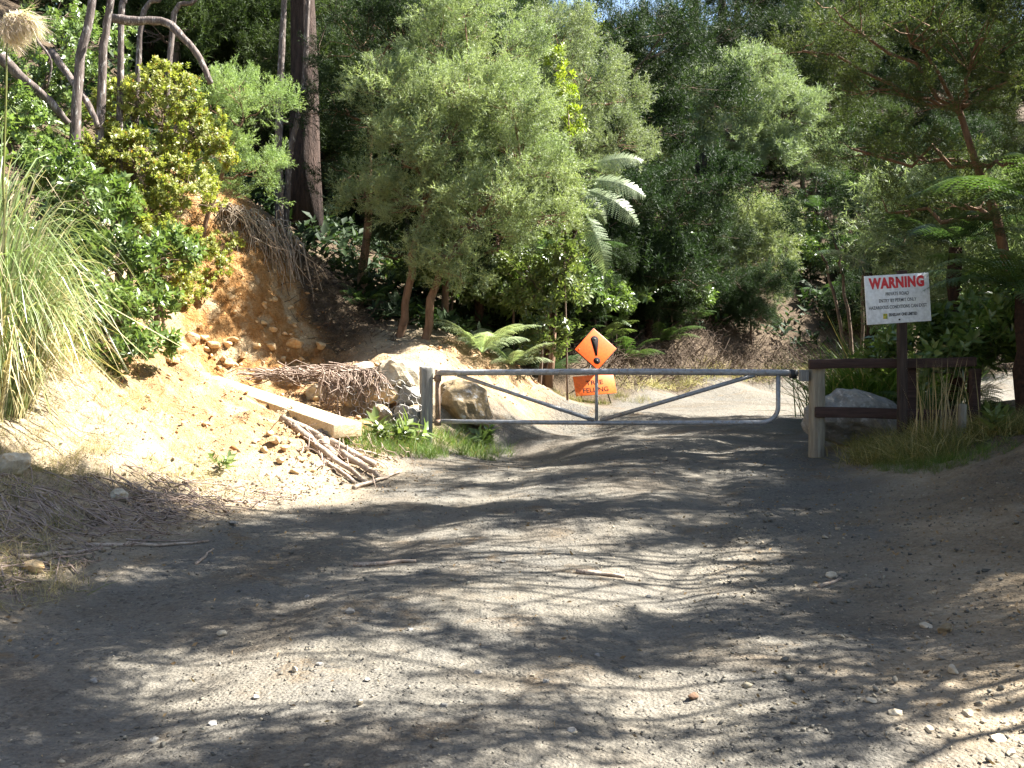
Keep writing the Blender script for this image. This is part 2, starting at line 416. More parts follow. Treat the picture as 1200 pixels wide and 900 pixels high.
def hgt(x, y):
    x = np.asarray(x, float); y = np.asarray(y, float)
    z = h_base(x, y)
    dl, dr = xl(y) - x, x - xr(y)
    off = np.maximum(sstep(0, 1.2, dl), sstep(0, 1.2, dr))
    inroad = 1 - off
    z = z * 1.0
    z = z + inroad * (0.05 * fbm(x * 0.5, y * 0.35, 3) + 0.022 * fbm(x * 3.1, y * 2.3, 3))
    z = z - inroad * 0.035 * (np.exp(-((x - (xl(y) * 0.72 + xr(y) * 0.28)) / 0.3) ** 2) + np.exp(-((x - (xl(y) * 0.3 + xr(y) * 0.7)) / 0.3) ** 2)) * sstep(24, 16, y)
    z = z + off * (0.16 * fbm(x * 0.9, y * 0.9, 3) + 0.10 * fbm(x * 3.7 + 3, y * 3.7, 4))
    cl = clay_mask(x, y) * off
    r = 1 - np.abs(fbm(x * 2.4 + 5, y * 2.4 + z * 2.0, 3)) * 2
    z = z + cl * (0.22 * (r - 0.6) + 0.13 * np.round(fbm(x * 5 + z * 4, y * 5 + z * 3, 2) * 3) / 3)
    run = fbm(x * 4.2 + .6 * fbm(x * 2, y * 2, 2), y * .9 + 3, 3)
    z = z - cl * 0.22 * np.maximum(0, np.abs(run) * -3 + .35) * sstep(15.5, 16.2, y)
    return z
def H(x, y): return float(hgt(np.array([x]), np.array([y]))[0])
def ray_hit(px, py, d0=3.0, d1=70.0):
    """first depth at which the view ray through a photo pixel meets the ground"""
    D = np.linspace(d0, d1, 2500)
    x = (px - 600.0) / F_PX * D
    z = EYE - (py - HOR) / F_PX * D
    g = hgt(x, D)
    k = np.argmax(g >= z)
    return float(D[k])

def spaced(segs):
    out = [segs[0][0]]
    for a, b_, st in segs:
        n = max(1, int(round((b_ - a) / st)))
        out += list(np.linspace(a, b_, n + 1)[1:])
    return np.array(out)
rows = spaced([(-40, -5, 2.0), (-5, 2.5, 0.4), (2.5, 20.5, 0.072), (20.5, 36, 0.16), (36, 120, 1.3), (120, 400, 20)])
left_d = spaced([(0, 6.0, 0.075), (6.0, 12, 0.25), (12, 60, 2.0), (60, 400, 40)])
right_d = spaced([(0, 4.0, 0.08), (4.0, 12, 0.25), (12, 60, 2.0), (60, 300, 40)])
road_u = np.linspace(0, 1, 75)

def grid_obj(name, X, Y, mat, attrs):
    Z = hgt(X, Y)
    nr, nc = X.shape
    mb = MB()
    idx = np.arange(nr * nc).reshape(nr, nc)
    Q = np.stack([idx[:-1, :-1], idx[:-1, 1:], idx[1:, 1:], idx[1:, :-1]], -1).reshape(-1, 4)
    mb.add(np.stack([X, Y, Z], -1).reshape(-1, 3), None, Q)
    o = mb.build(name, mat, None, True)
    for k, f in attrs.items():
        a = o.data.attributes.new(k, 'FLOAT', 'POINT')
        a.data.foreach_set('value', f(X, Y).ravel().astype(np.float32))
    return o

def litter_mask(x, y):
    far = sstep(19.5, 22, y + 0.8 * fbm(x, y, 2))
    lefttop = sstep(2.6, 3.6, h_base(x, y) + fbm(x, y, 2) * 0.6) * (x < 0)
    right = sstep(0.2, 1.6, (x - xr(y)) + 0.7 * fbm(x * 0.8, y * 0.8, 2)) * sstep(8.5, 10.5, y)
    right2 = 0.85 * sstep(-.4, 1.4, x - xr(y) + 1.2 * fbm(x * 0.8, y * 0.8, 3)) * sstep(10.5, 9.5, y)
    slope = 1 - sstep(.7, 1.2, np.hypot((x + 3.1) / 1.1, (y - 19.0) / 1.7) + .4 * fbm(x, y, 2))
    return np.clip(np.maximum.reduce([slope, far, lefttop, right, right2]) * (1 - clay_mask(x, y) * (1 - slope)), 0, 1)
def road_mask(x, y):
    d = np.minimum(x - xl(y), (xr(y) - x) * np.where(x > 0, .35 + .65 * sstep(9, 11, y), 1))
    return sstep(-0.35, 0.45, d + 0.55 * fbm(x * 1.1, y * 1.1, 3))

def ground_mat():
    m, nt = new_mat('gravel_and_clay_ground')
    b = NB(nt)
    v = b.obj()
    at = lambda k: b.n('ShaderNodeAttribute', attribute_name=k).outputs['Fac']
    big = b.noise(v, 0.9, 5, 0.6)
    mid = b.noise(v, 5.0, 6, 0.65)
    fine = b.noise(v, 38.0, 5, 0.7)
    vor = b.n('ShaderNodeTexVoronoi'); b.l(v, vor.inputs['Vector']); vor.inputs['Scale'].default_value = 55
    vor2 = b.n('ShaderNodeTexVoronoi'); b.l(v, vor2.inputs['Vector']); vor2.inputs['Scale'].default_value = 22
    sepc = b.n('ShaderNodeSeparateColor'); b.l(vor.outputs['Color'], sepc.inputs[0])
    sepc2 = b.n('ShaderNodeSeparateColor'); b.l(vor2.outputs['Color'], sepc2.inputs[0])
    # road: grey chips in beige fines
    fines = b.mix(b.ramp(big, 0.35, 0.62), (0.185, 0.165, 0.13), (0.14, 0.132, 0.116))
    fines = b.mix(b.ramp(b.noise(v, 1.7, 4, 0.6, 0.5), 0.56, 0.68), fines, (0.165, 0.118, 0.07))
    chip = b.mix(sepc.outputs[0], (0.06, 0.058, 0.053), (0.22, 0.205, 0.175))
    road = b.mix(b.math('MULTIPLY', b.ramp(vor.outputs['Distance'], 0.55, 0.3), b.ramp(mid, 0.36, 0.56)), fines, chip)
    chip2 = b.mix(sepc2.outputs[1], (0.07, 0.068, 0.063), (0.23, 0.21, 0.175))
    sel = b.math('MULTIPLY', b.math('GREATER_THAN', sepc2.outputs[0], 0.74), b.ramp(vor2.outputs['Distance'], 0.5, 0.36))
    road = b.mix(sel, road, chip2)
    road = b.mix(b.math('MULTIPLY', at('rut'), b.ramp(mid, 0.25, 0.6)), road, b.mix(b.ramp(fine, 0.3, 0.7), (0.18, 0.16, 0.128), (0.235, 0.212, 0.172)))
    road = b.mix(b.math('MULTIPLY', b.ramp(b.noise(v, 0.55, 5, 0.65, 0.8), 0.5, 0.62), 0.55), road, b.mix(b.ramp(fine, 0.3, 0.7), (0.075, 0.058, 0.041), (0.16, 0.128, 0.092)))
    road = b.mix(b.ramp(fine, 0.3, 0.7), b.mix(1.0, road, (0.68, 0.68, 0.68), 'MULTIPLY'), road)
    # dry dirt
    dirt = b.mix(b.ramp(mid, 0.3, 0.7), (0.28, 0.215, 0.14), (0.43, 0.36, 0.26))
    dirt = b.mix(b.ramp(fine, 0.35, 0.7), b.mix(1.0, dirt, (0.7, 0.67, 0.62), 'MULTIPLY'), dirt)
    clay = b.mix(b.ramp(mid, 0.35, 0.65), (0.37, 0.175, 0.052), (0.5, 0.31, 0.14))
    clay = b.mix(b.ramp(b.noise(v, 2.2, 5, 0.65), 0.5, 0.62), clay, (0.54, 0.42, 0.26))
    clay = b.mix(b.ramp(fine, 0.3, 0.65), b.mix(1.0, clay, (0.7, 0.62, 0.52), 'MULTIPLY'), clay)
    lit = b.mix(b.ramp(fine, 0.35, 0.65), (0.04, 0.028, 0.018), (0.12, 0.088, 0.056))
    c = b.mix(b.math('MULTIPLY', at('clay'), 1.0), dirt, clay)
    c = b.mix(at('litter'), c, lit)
    c = b.mix(at('road'), c, road)
    c = b.mix(1.0, c, (0.89, 0.88, 0.865), 'MULTIPLY')
    hh = b.math('ADD', b.math('MULTIPLY', vor.outputs['Distance'], -0.5), b.math('MULTIPLY', fine, 0.9))
    hh = b.math('ADD', hh, b.math('MULTIPLY', sel, 0.7))
    nrm = b.bump(mid, 0.7, 0.08)
    dn = b.n('ShaderNodeTexNoise'); b.l(v, dn.inputs['Vector']); dn.inputs['Scale'].default_value = 3.0; dn.inputs['Detail'].default_value = 5
    dv = b.n('ShaderNodeVectorMath', operation='SCALE'); b.l(dn.outputs['Color'], dv.inputs[0]); dv.inputs['Scale'].default_value = 0.9
    dw = b.n('ShaderNodeVectorMath', operation='ADD'); b.l(v, dw.inputs[0]); b.l(dv.outputs[0], dw.inputs[1])
    ve = b.voro(b.scaled(dw.outputs[0], (1, 1, 1.9)), 5.0, 'Distance')
    cr = b.math('MULTIPLY', b.math('ADD', b.math('MULTIPLY', ve, -1.0), b.noise(dw.outputs[0], 9.0, 6, 0.7)), at('clay'))
    nrm = b.bump(cr, 0.8, 0.1, nrm)
    nrm = b.bump(hh, 0.9, 0.018, nrm)
    b.out(b.principled(c, 0.92, nrm, 0.15))
    return m
M['ground'] = ground_mat()
def rut_mask(x, y):
    w = .45 * fbm(x * .8, y * .3, 3)
    f = (x - xl(y)) / (xr(y) - xl(y)) + .06 * fbm(x * .2 + 4, y * .25, 2)
    return np.clip(np.exp(-((f - .3) / .075) ** 2) + np.exp(-((f - .66) / .075) ** 2) + w, 0, 1) * .8
ATT = {'rut': rut_mask, 'clay': clay_mask, 'litter': litter_mask, 'road': road_mask}
Yr = rows[:, None]
roadX = xl(Yr) + (xr(Yr) - xl(Yr)) * road_u[None, :]
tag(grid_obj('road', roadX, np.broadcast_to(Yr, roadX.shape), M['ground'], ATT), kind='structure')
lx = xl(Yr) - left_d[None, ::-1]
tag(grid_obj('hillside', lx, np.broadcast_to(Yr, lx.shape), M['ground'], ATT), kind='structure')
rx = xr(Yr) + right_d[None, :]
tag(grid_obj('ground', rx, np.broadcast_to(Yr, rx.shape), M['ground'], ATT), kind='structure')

# ------------------------------------------------------------------ leaf templates and instancing
def frames(d, roll):
    d = unit(d)
    ref = np.tile([0.0, 0.0, 1.0], (len(d), 1))
    ref[np.abs(d[:, 2]) > 0.95] = (1, 0, 0)
    s = unit(np.cross(d, ref)); n = np.cross(s, d)
    c, sn = np.cos(roll)[:, None], np.sin(roll)[:, None]
    s2 = s * c + n * sn
    n2 = n * c - s * sn
    return np.stack([s2, d, n2], axis=2)
def inst(mb, tmpl, P, d, scale, roll=None):
    Vt, Tt = tmpl
    N = len(P)
    if N == 0: return
    if roll is None: roll = rng.uniform(0, 2 * math.pi, N)
    R = frames(d, roll)
    sc = np.broadcast_to(np.asarray(scale, float), (N,))
    V = np.einsum('nij,vj->nvi', R, Vt) * sc[:, None, None] + P[:, None, :]
    T = Tt[None] + (np.arange(N) * len(Vt))[:, None, None]
    mb.add(V.reshape(-1, 3), T.reshape(-1, 3))
def rand_unit(n):
    return unit(rng.normal(size=(n, 3)))

def spray_tmpl(n_main=26, n_side=9, side_leaf=9, L=0.12, Wd=0.03, up=0.12):
    """a twig of length 1 along +Y with side twigs; every leaf one narrow triangle"""
    P, D = [], []
    def twig(p0, d, ln, n, bend):
        t = np.linspace(0.08, 1, n)
        pts = p0 + d * (t * ln)[:, None] + bend * (t ** 2 * ln)[:, None]
        dirs = unit(d * 0.75 + rand_unit(n) * 0.75)
        P.append(pts); D.append(dirs)
    twig(np.zeros(3), np.array([0, 1.0, 0]), 1.0, n_main, np.array([0, 0, up]))
    for k in range(n_side):
        t = 0.12 + 0.8 * k / n_side
        a = rng.uniform(0, 2 * math.pi)
        d = unit(np.array([math.cos(a) * 0.75, 0.85, math.sin(a) * 0.75]))
        twig(np.array([0, t, up * t * t]), d, 0.5 * (1 - t * 0.6), side_leaf, np.array([0, 0.15, up]))
    P, D = np.concatenate(P), np.concatenate(D)
    n = len(P)
    S = unit(np.cross(D, rand_unit(n)))
    ll = L * rng.uniform(0.7, 1.3, n)[:, None]
    ww = Wd * rng.uniform(0.8, 1.2, n)[:, None]
    V = np.stack([P - S * ww / 2, P + S * ww / 2, P + D * ll], 1).reshape(-1, 3)
    return V, np.arange(n * 3).reshape(-1, 3)
def cluster_tmpl(n=9, L=0.5, Wd=0.24, spread=0.9):
    """a short shoot of length 1 with n kite-shaped, folded leaves"""
    V, T = [], []
    for k in range(n):
        t = 0.15 + 0.85 * k / max(1, n - 1)
        a = k * 2.4 + rng.uniform(-.3, .3)
        d = unit(np.array([math.cos(a) * spread, 0.55, math.sin(a) * spread]))
        s = unit(np.cross(d, np.array([0, 1.0, 0]))); nn = np.cross(s, d)
        l, w = L * rng.uniform(.75, 1.2), Wd * rng.uniform(.8, 1.15)
        p = np.array([0, t * 0.75, 0])
        o = len(V) 
        V += [p, p + d * l * .45 + s * w / 2 + nn * w * .12, p + d * l - nn * w * .15, p + d * l * .45 - s * w / 2 + nn * w * .12]
        T += [(o, o + 1, o + 2), (o, o + 2, o + 3)]
    return np.array(V), np.array(T)
def needle_tmpl(n=60, L=0.45, Wd=0.022):
    t = rng.uniform(0.1, 1, n)
    P = np.stack([np.zeros(n), t, 0.05 * t], 1)
    a = rng.uniform(0, 2 * math.pi, n)
    D = unit(np.stack([np.cos(a) * .8, 0.7 + 0 * a, np.sin(a) * .8], 1))
    S = unit(np.cross(D, rand_unit(n)))
    V = np.stack([P - S * Wd / 2, P + S * Wd / 2, P + D * L * rng.uniform(.7, 1.2, n)[:, None]], 1).reshape(-1, 3)
    return V, np.arange(n * 3).reshape(-1, 3)
SPRAYS = [spray_tmpl() for _ in range(4)]
SPRAYS_FAR = [spray_tmpl(22, 8, 7, 0.17, 0.032) for _ in range(3)]
SPRAYS_SHADE = [spray_tmpl(10, 4, 4, 0.22, 0.06) for _ in range(3)]
CLUST_SMALL = [cluster_tmpl(10, 0.42, 0.24) for _ in range(3)]
CLUST_BIG = [cluster_tmpl(7, 0.62, 0.27) for _ in range(3)]
NEEDLES = [needle_tmpl() for _ in range(3)]

def path(a, b_, n=6, wob=0.08, sag=0.0):
    a, b_ = np.asarray(a, float), np.asarray(b_, float)
    t = np.linspace(0, 1, n)[:, None]
    p = a + (b_ - a) * t
    L = np.linalg.norm(b_ - a)
    off = rng.normal(0, wob * L, (n, 3)) * np.sin(t * math.pi)
    p = p + off
    p[:, 2] += sag * L * np.sin(t[:, 0] * math.pi)
    return p

def spline(P, n=5, wob=0.01):
    P = [np.asarray(p, float) for p in P]
    Q = [2 * P[0] - P[1]] + P + [2 * P[-1] - P[-2]]
    out = []
    for i in range(1, len(Q) - 2):
        for t in np.linspace(0, 1, n, endpoint=False):
            a, b_, c, d = Q[i - 1], Q[i], Q[i + 1], Q[i + 2]
            out.append(.5 * (2 * b_ + (c - a) * t + (2 * a - 5 * b_ + 4 * c - d) * t * t + (3 * b_ - a - 3 * c + d) * t ** 3))
    out.append(P[-1])
    out = np.array(out); L = np.linalg.norm(P[-1] - P[0])
    out[1:-1] += rng.normal(0, wob * L * .3, out[1:-1].shape)
    return out
def lobes_px(base, lst):
    """lobes as (px, py, depth, radius in photo px[, flatten]) -> centres relative to the base point and radii"""
    out = []
    for l in lst:
        c = W(l[0], l[1], l[2]) - base
        r = l[3] / F_PX * l[2]
        fl = l[4] if len(l) > 4 else 0.85
        out.append((c, np.array([r, r, r * fl])))
    return out

def crown_mesh(lobes, tmpls, plume_density, n_spray, size, jitter=0.3, up=0.45, spread=0.5, inner=0.62, low=-0.55, dirout=0.9, min_n=6):
    """returns (mesh builder, list of plume bases per lobe)"""
    mb = MB(); bases = []
    allP, allD, allS = [], [], []
    for c, r in lobes:
        area = 4 * math.pi * (r[0] * r[1] * r[2]) ** (2 / 3)
        n = max(min_n, int(area * plume_density))
        u = rand_unit(n * 2)
        u = u[u[:, 2] > low][:n]
        rad = rng.uniform(inner, 1.03, len(u)) ** 0.7
        p = c + u * r * rad[:, None]
        d = unit(u / r * r.mean() * dirout + np.array([0, 0, up]) + rng.normal(0, jitter, u.shape))
        bases.append((c, p, d))
        k = n_spray
        pp = np.repeat(p, k, 0) + rng.normal(0, size * 0.3, (len(p) * k, 3))
        dd = unit(np.repeat(d, k, 0) + rng.normal(0, spread, (len(p) * k, 3)))
        ss = size * rng.uniform(0.6, 1.25, len(pp))
        allP.append(pp - dd * ss[:, None] * 0.35); allD.append(dd); allS.append(ss)
    P, D, S = np.concatenate(allP), np.concatenate(allD), np.concatenate(allS)
    pick = rng.integers(0, len(tmpls), len(P))
    for i, t in enumerate(tmpls):
        k = pick == i
        inst(mb, t, P[k], D[k], S[k])
    return mb, bases

def plant(name, loc, lobes, leaf, bark, tmpls, label, cat, dens=3.0, n_spray=6, size=0.42, stems=None, stem_r=0.09, twigs=0.5, group=None, part='crown', stem_part='trunk', **kw):
    root = empty(name, loc)
    tag(root, label, cat, group)
    mb, bases = crown_mesh(lobes, tmpls, dens, n_spray, size, **kw)
    mb.build(part, leaf, root)
    tb = MB()
    stems = stems or [[np.zeros(3) - np.array([0, 0, 0.25]), np.mean([c for c, r in lobes], 0) * np.array([.7, .7, 1.0])]]
    joints = []
    for s in stems:
        pts = spline(s, 6, .02)
        rr = np.linspace(stem_r, stem_r * 0.45, len(pts)); rr[0] *= 1.25
        tb.tube(pts, rr, 8, True, 0.05)
        joints += [(p, q) for p, q in zip(pts[len(pts) // 3:], rr[len(pts) // 3:])]
    jp = np.array([j[0] for j in joints])
    for (c, p, d) in bases:
        k = int(np.argmin(np.linalg.norm(jp - c, axis=1) + 0.6 * np.maximum(0, jp[:, 2] - c[2])))
        pr = path(jp[k], c, 6, 0.05)
        r0 = min(joints[k][1] * 0.7, stem_r * 0.5)
        tb.tube(pr, np.linspace(r0, r0 * 0.5, 6), 5, False)
        m = int(len(p) * twigs)
        for q in rng.choice(len(p), m, replace=False):
            st = pr[rng.integers(3, 6)]
            tb.tube(path(st, p[q], 4, 0.07), np.linspace(r0 * 0.32, 0.006, 4), 3, False)
    tb.build(stem_part, bark, root, True)
    return root

def place(src, x, y, s=1.0, rz=0.0, label=None, group=None, sz=None, sink=0.1):
    o = copy_tree(src)
    o.location = (x, y, H(x, y) - sink)
    o.scale = (s, s, sz or s)
    o.rotation_euler = (0, 0, rz)
    if label: o['label'] = label
    if group: o['group'] = group
    elif 'group' in o: del o['group']
    return o

def base_at(px, D):
    x = (px - 600.0) / F_PX * D
    return np.array([x, D, H(x, D)])

# ------------------------------------------------------------------ gate
gl = base_at(513, 14.0); gr = base_at(937, 12.95)
gdir = unit((gr - gl) * np.array([1, 1, 0]))
gate = empty('farm_gate', (gl[0], gl[1], 0))
tag(gate, 'galvanised steel pipe gate with V brace closed across the gravel road', 'gate')
def GP(u, z):                                              # along the gate, height
    return gdir * u + np.array([0, 0, z])
Lg = np.linalg.norm((gr - gl)[:2])
ztop_l, ztop_r = 0.995, 1.04
zb_l, zb_r = 0.335, 0.415
def zt(u): return ztop_l + (ztop_r - ztop_l) * u / Lg + 0.015 * math.sin(u / Lg * math.pi)
def zbm(u): return zb_l + (zb_r - zb_l) * u / Lg - 0.012 * math.sin(u / Lg * math.pi)
def umid(f): return Lg * f
us = np.linspace(0.0, Lg - 0.02, 14)
MB().tube([GP(u, zt(u)) for u in us], 0.041, 12).build('top_rail', M['galv'], gate, True)
ue = Lg * 0.945
bp = [GP(u, zbm(u)) for u in np.linspace(0.0, ue - 0.2, 12)]
for a in np.linspace(0.15, 1, 7) * math.pi / 2:
    bp.append(GP(ue - 0.2 + 0.2 * math.sin(a), zbm(ue) + 0.2 * (1 - math.cos(a))))
bp.append(GP(ue, zt(ue) - 0.03))
MB().tube(bp, 0.03, 10).build('bottom_rail', M['galv'], gate, True)
MB().tube([GP(0.0, zb_l - 0.06), GP(0, 0.7), GP(0.0, zt(0) + 0.045)], 0.036, 10).build('hinge_stile', M['rust'], gate, True)
ub = Lg * 0.458
MB().tube([GP(0.28, zt(0.28) - 0.03), GP(ub - 0.03, zbm(ub) + 0.03)], 0.027, 8).build('brace', M['galv'], gate, True)
MB().tube([GP(Lg * 0.885, zt(Lg * .885) - 0.03), GP(ub + 0.05, zbm(ub) + 0.03)], 0.027, 8).build('brace', M['galv'], gate, True)
MB().tube([GP(ub, zbm(ub)), GP(ub, zt(ub))], 0.022, 8).build('upright', M['galv'], gate, True)
for z in (0.9, 0.3):
    hb = MB(); hb.tube([GP(-0.2, z + 0.02), GP(0.03, z + 0.02)], 0.014, 6); hb.tube([GP(0, z - 0.02), GP(0, z + 0.06)], 0.05, 8)
    hb.build('hinge', M['rust'], gate, True)
lb = MB(); lb.tube([GP(Lg - 0.1, zt(Lg)), GP(Lg + 0.03, zt(Lg))], 0.016, 6); lb.tube([GP(Lg - 0.08, zt(Lg) - 0.07), GP(Lg - 0.08, zt(Lg) + 0.04)], 0.05, 8)
lb.build('latch', M['black_steel'], gate, True)
ch = MB()
for k in range(9):
    t = k / 8; c = GP(Lg - .14 + .2 * t, zt(Lg) - .03 - .16 * math.sin(t * math.pi)) + np.array([0, -.07, 0])
    a = np.linspace(0, 2 * math.pi, 9); u_ = unit(np.array([gdir[0], gdir[1], -.9 * math.cos(t * math.pi)])); v_ = np.array([0, 1.0, 0]) if k % 2 else unit(np.cross(u_, [0, 1.0, 0]))
    ch.tube(c + np.cos(a)[:, None] * u_ * .018 + np.sin(a)[:, None] * v_ * .011, .0045, 4, False)
tag(ch.build('chain', M['rust'], gate, True), kind='stuff')
# posts
def post_mesh(w, h, d, mat, name, parent=None, rounded=False, sides=4, rot=0.0):
    mb = MB()
    z = np.concatenate([[-0.3, 0.0], np.linspace(0.12, h - 0.05, 6), [h]])
    pts = np.array([(0.004 * math.sin(3 * q), 0.004 * math.cos(2 * q), q) for q in z])
    if rounded: mb.tube(pts, np.r_[np.full(len(z) - 1, w / 2), w / 2 * 0.93], 14, True, 0.02)
    else:
        V = []
        for p in pts:
            s = 1 + rng.normal(0, 0.012)
            V += [p + np.array([a * w / 2 * s, b_ * d / 2 * s, 0]) for a, b_ in ((-1, -1), (1, -1), (1, 1), (-1, 1))]
        n = len(pts); Q = []
        for i in range(n - 1):
            for k in range(4): Q.append((i * 4 + k, i * 4 + (k + 1) % 4, i * 4 + 4 + (k + 1) % 4, i * 4 + 4 + k))
        Q.append(((n - 1) * 4, (n - 1) * 4 + 1, (n - 1) * 4 + 2, (n - 1) * 4 + 3))
        mb.add(V, None, Q)
    o = mb.build(name, mat, parent, rounded)
    if not rounded: bevel_obj(o, 0.012)
    return o
b0 = base_at(498.5, 14.02)
p1 = post_mesh(0.165, 1.08 - b0[2] + 0.0, 0.165, M['post_grey'], 'gate_post')
p1.location = b0; p1.rotation_euler = (0, 0.01, 0.25)
tag(p1, 'square weathered grey timber post carrying the gate hinges', 'gate post')

# right hand fence
fr = empty('post_and_rail_fence', base_at(957, 12.85))
tag(fr, 'short red brown post and rail fence beside the latch end of the gate', 'fence')
fb = np.array(fr.location)
o = post_mesh(0.2, 1.17 - fb[2], 0.2, M['post_pale'], 'post', fr, True)
o['label'] = 'pale round strainer post at the gate end'
def seg_rail(a, b_, th, dp, name, mat):
    a, b_ = np.asarray(a) - fb, np.asarray(b_) - fb
    d = unit(b_ - a); s = unit(np.cross(d, [0, 0, 1.0])); n = np.cross(s, d)
    mb = MB(); ts = np.linspace(0, 1, 8); V = []
    for t in ts:
        c = a + (b_ - a) * t + n * 0.006 * math.sin(7 * t)
        V += [c + s * dp / 2 * i + n * th / 2 * j for i, j in ((-1, -1), (1, -1), (1, 1), (-1, 1))]
    Q = [(0, 1, 2, 3)]
    for i in range(7):
        for k in range(4): Q.append((i * 4 + k, i * 4 + 4 + k, i * 4 + 4 + (k + 1) % 4, i * 4 + (k + 1) % 4))
    Q.append((28, 31, 30, 29))
    mb.add(V, None, Q)
    return bevel_obj(mb.build(name, mat, fr), 0.01)
seg_rail(W(948, 427, 12.70), W(1143, 424, 12.55), 0.115, 0.11, 'rail', M['rail_red'])
seg_rail(W(955, 483, 12.70), W(1150, 487, 12.60), 0.13, 0.06, 'rail', M['rail_red'])
q = base_at(1066, 12.85); 
o = post_mesh(0.12, 1.12 - q[2], 0.12, M['rail_red'], 'post', fr); o.location = q - fb
q = base_at(1142, 12.8)
o = post_mesh(0.11, 1.1 - q[2], 0.11, M['rail_red'], 'post', fr); o.location = q - fb
# end-grain block on the strainer and latch bracket
bk = MB(); bk.box(W(942, 440, 12.8) - fb, (0.11, 0.09, 0.14)); bevel_obj(bk.build('latch_block', M['post_grey'], fr), 0.008)

# warning sign
def text_mesh(s, size, mat, parent, name, Mx, bold=0.0, extrude=0.002, width=None):
    cu = bpy.data.curves.new(name, 'FONT')
    cu.body = s; cu.size = size; cu.align_x = 'CENTER'; cu.align_y = 'CENTER'; cu.extrude = extrude; cu.offset = bold; cu.resolution_u = 4; cu.space_character = 1.1 if bold > .005 else 1.0
    t = bpy.data.objects.new('tmp', cu); COL.objects.link(t)
    dg = bpy.context.evaluated_depsgraph_get()
    me = bpy.data.meshes.new_from_object(t.evaluated_get(dg))
    bpy.data.objects.remove(t)
    if width:
        xs = [v.co.x for v in me.vertices]; k = width / (max(xs) - min(xs))
        for v in me.vertices: v.co.x *= k
    me.materials.clear(); me.materials.append(mat)
    o = bpy.data.objects.new(name, me); COL.objects.link(o); o.parent = parent; o.matrix_local = Mx
    return o
sp = base_at(1057, 12.45)
ws = empty('warning_sign', sp)
tag(ws, 'white WARNING private road sign with red heading on a dark post behind the fence', 'sign')
o = post_mesh(0.1, (EYE - (317 - HOR) / F_PX * 12.45) - sp[2], 0.1, M['post_dark'], 'post', ws)
bc = W(1052, 350, 12.37) - sp
tilt = math.radians(3.6); yaw = math.radians(6)
BM = Matrix.Translation(Vector(bc)) @ Matrix.Rotation(yaw, 4, 'Z') @ Matrix.Rotation(-tilt, 4, 'Y') @ Matrix.Rotation(math.radians(90), 4, 'X')
bw, bh = 79 / F_PX * 12.37, 57 / F_PX * 12.37
bo = MB().box((0, 0, 0), (bw, bh, 0.018)).build('board', M['sign_white'], ws); bo.matrix_local = BM
bevel_obj(bo, 0.004)
def on(x, y, z=0.0115): return Matrix.Translation((x * bw, y * bh, z))
text_mesh('WARNING', 0.17, M['sign_red'], bo, 'lettering', on(-0.005, 0.325), 0.0095, 0.0015, bw * 0.86)
text_mesh('PRIVATE ROAD', 0.058, M['sign_ink'], bo, 'lettering', on(-0.01, 0.105), 0.0006, 0.001, bw * 0.36)
text_mesh('ENTRY BY PERMIT ONLY', 0.058, M['sign_ink'], bo, 'lettering', on(-0.01, -0.03), 0.0006, 0.001, bw * 0.58)
text_mesh('HAZARDOUS CONDITIONS CAN EXIST', 0.058, M['sign_ink'], bo, 'lettering', on(-0.01, -0.165), 0.0006, 0.001, bw * 0.9)
text_mesh('ERNSLAW ONE LIMITED', 0.05, M['sign_ink'], bo, 'lettering', on(0.06, -0.325), 0.002, 0.001, bw * 0.44)
lg = MB(); lg.box((0, 0, 0), (0.052, 0.062, 0.003)); o = lg.build('logo', M['logo_yellow'], bo); o.matrix_local = on(-0.215, -0.345)
lg2 = MB(); lg2.box((0.012, -0.014, 0.002), (0.022, 0.028, 0.003)); lg2.box((-0.012, 0.014, 0.002), (0.02, 0.026, 0.003)); lg2.build('logo_mark', M['logo_green'], bo).matrix_local = on(-0.215, -0.345)
for y in (0.43, -0.43):
    bt = MB(); bt.tube([(0, 0, 0), (0, 0, 0.008)], 0.011, 8); bt.build('bolt', M['black_steel'], bo).matrix_local = on(0.0, y, 0.009)

# tree felling sign
D_S = 21.9
fs = empty('roadworks_sign', base_at(697, D_S))
tag(fs, 'orange diamond exclamation sign above TREE FELLING plate on the road behind the gate', 'sign')
fsb = np.array(fs.location)
def sign_frame(px, py, D, yaw, roll, lean):
    c = W(px, py, D) - fsb
    return Matrix.Translation(Vector(c)) @ Matrix.Rotation(yaw, 4, 'Z') @ Matrix.Rotation(math.radians(90) - lean, 4, 'X') @ Matrix.Rotation(roll, 4, 'Z')
yw, ln = math.radians(13), math.radians(20)
DM = sign_frame(698, 409, D_S, yw, math.radians(0), ln)
dw = 52 / F_PX * D_S / math.sqrt(2)
dm = MB(); dm.box((0, 0, 0), (dw, dw * 0.97, 0.015), [[math.cos(.785), -math.sin(.785), 0], [math.sin(.785), math.cos(.785), 0], [0, 0, 1]])
do = bevel_obj(dm.build('diamond_board', M['sign_orange'], fs), 0.012, 3); do.matrix_local = DM
bo2 = MB(); bo2.box((0, 0, 0), (dw * 1.03, dw, 0.008), [[math.cos(.785), -math.sin(.785), 0], [math.sin(.785), math.cos(.785), 0], [0, 0, 1]])
bo2.build('backing_frame', M['black_steel'], do).location = (0, 0, -0.014)
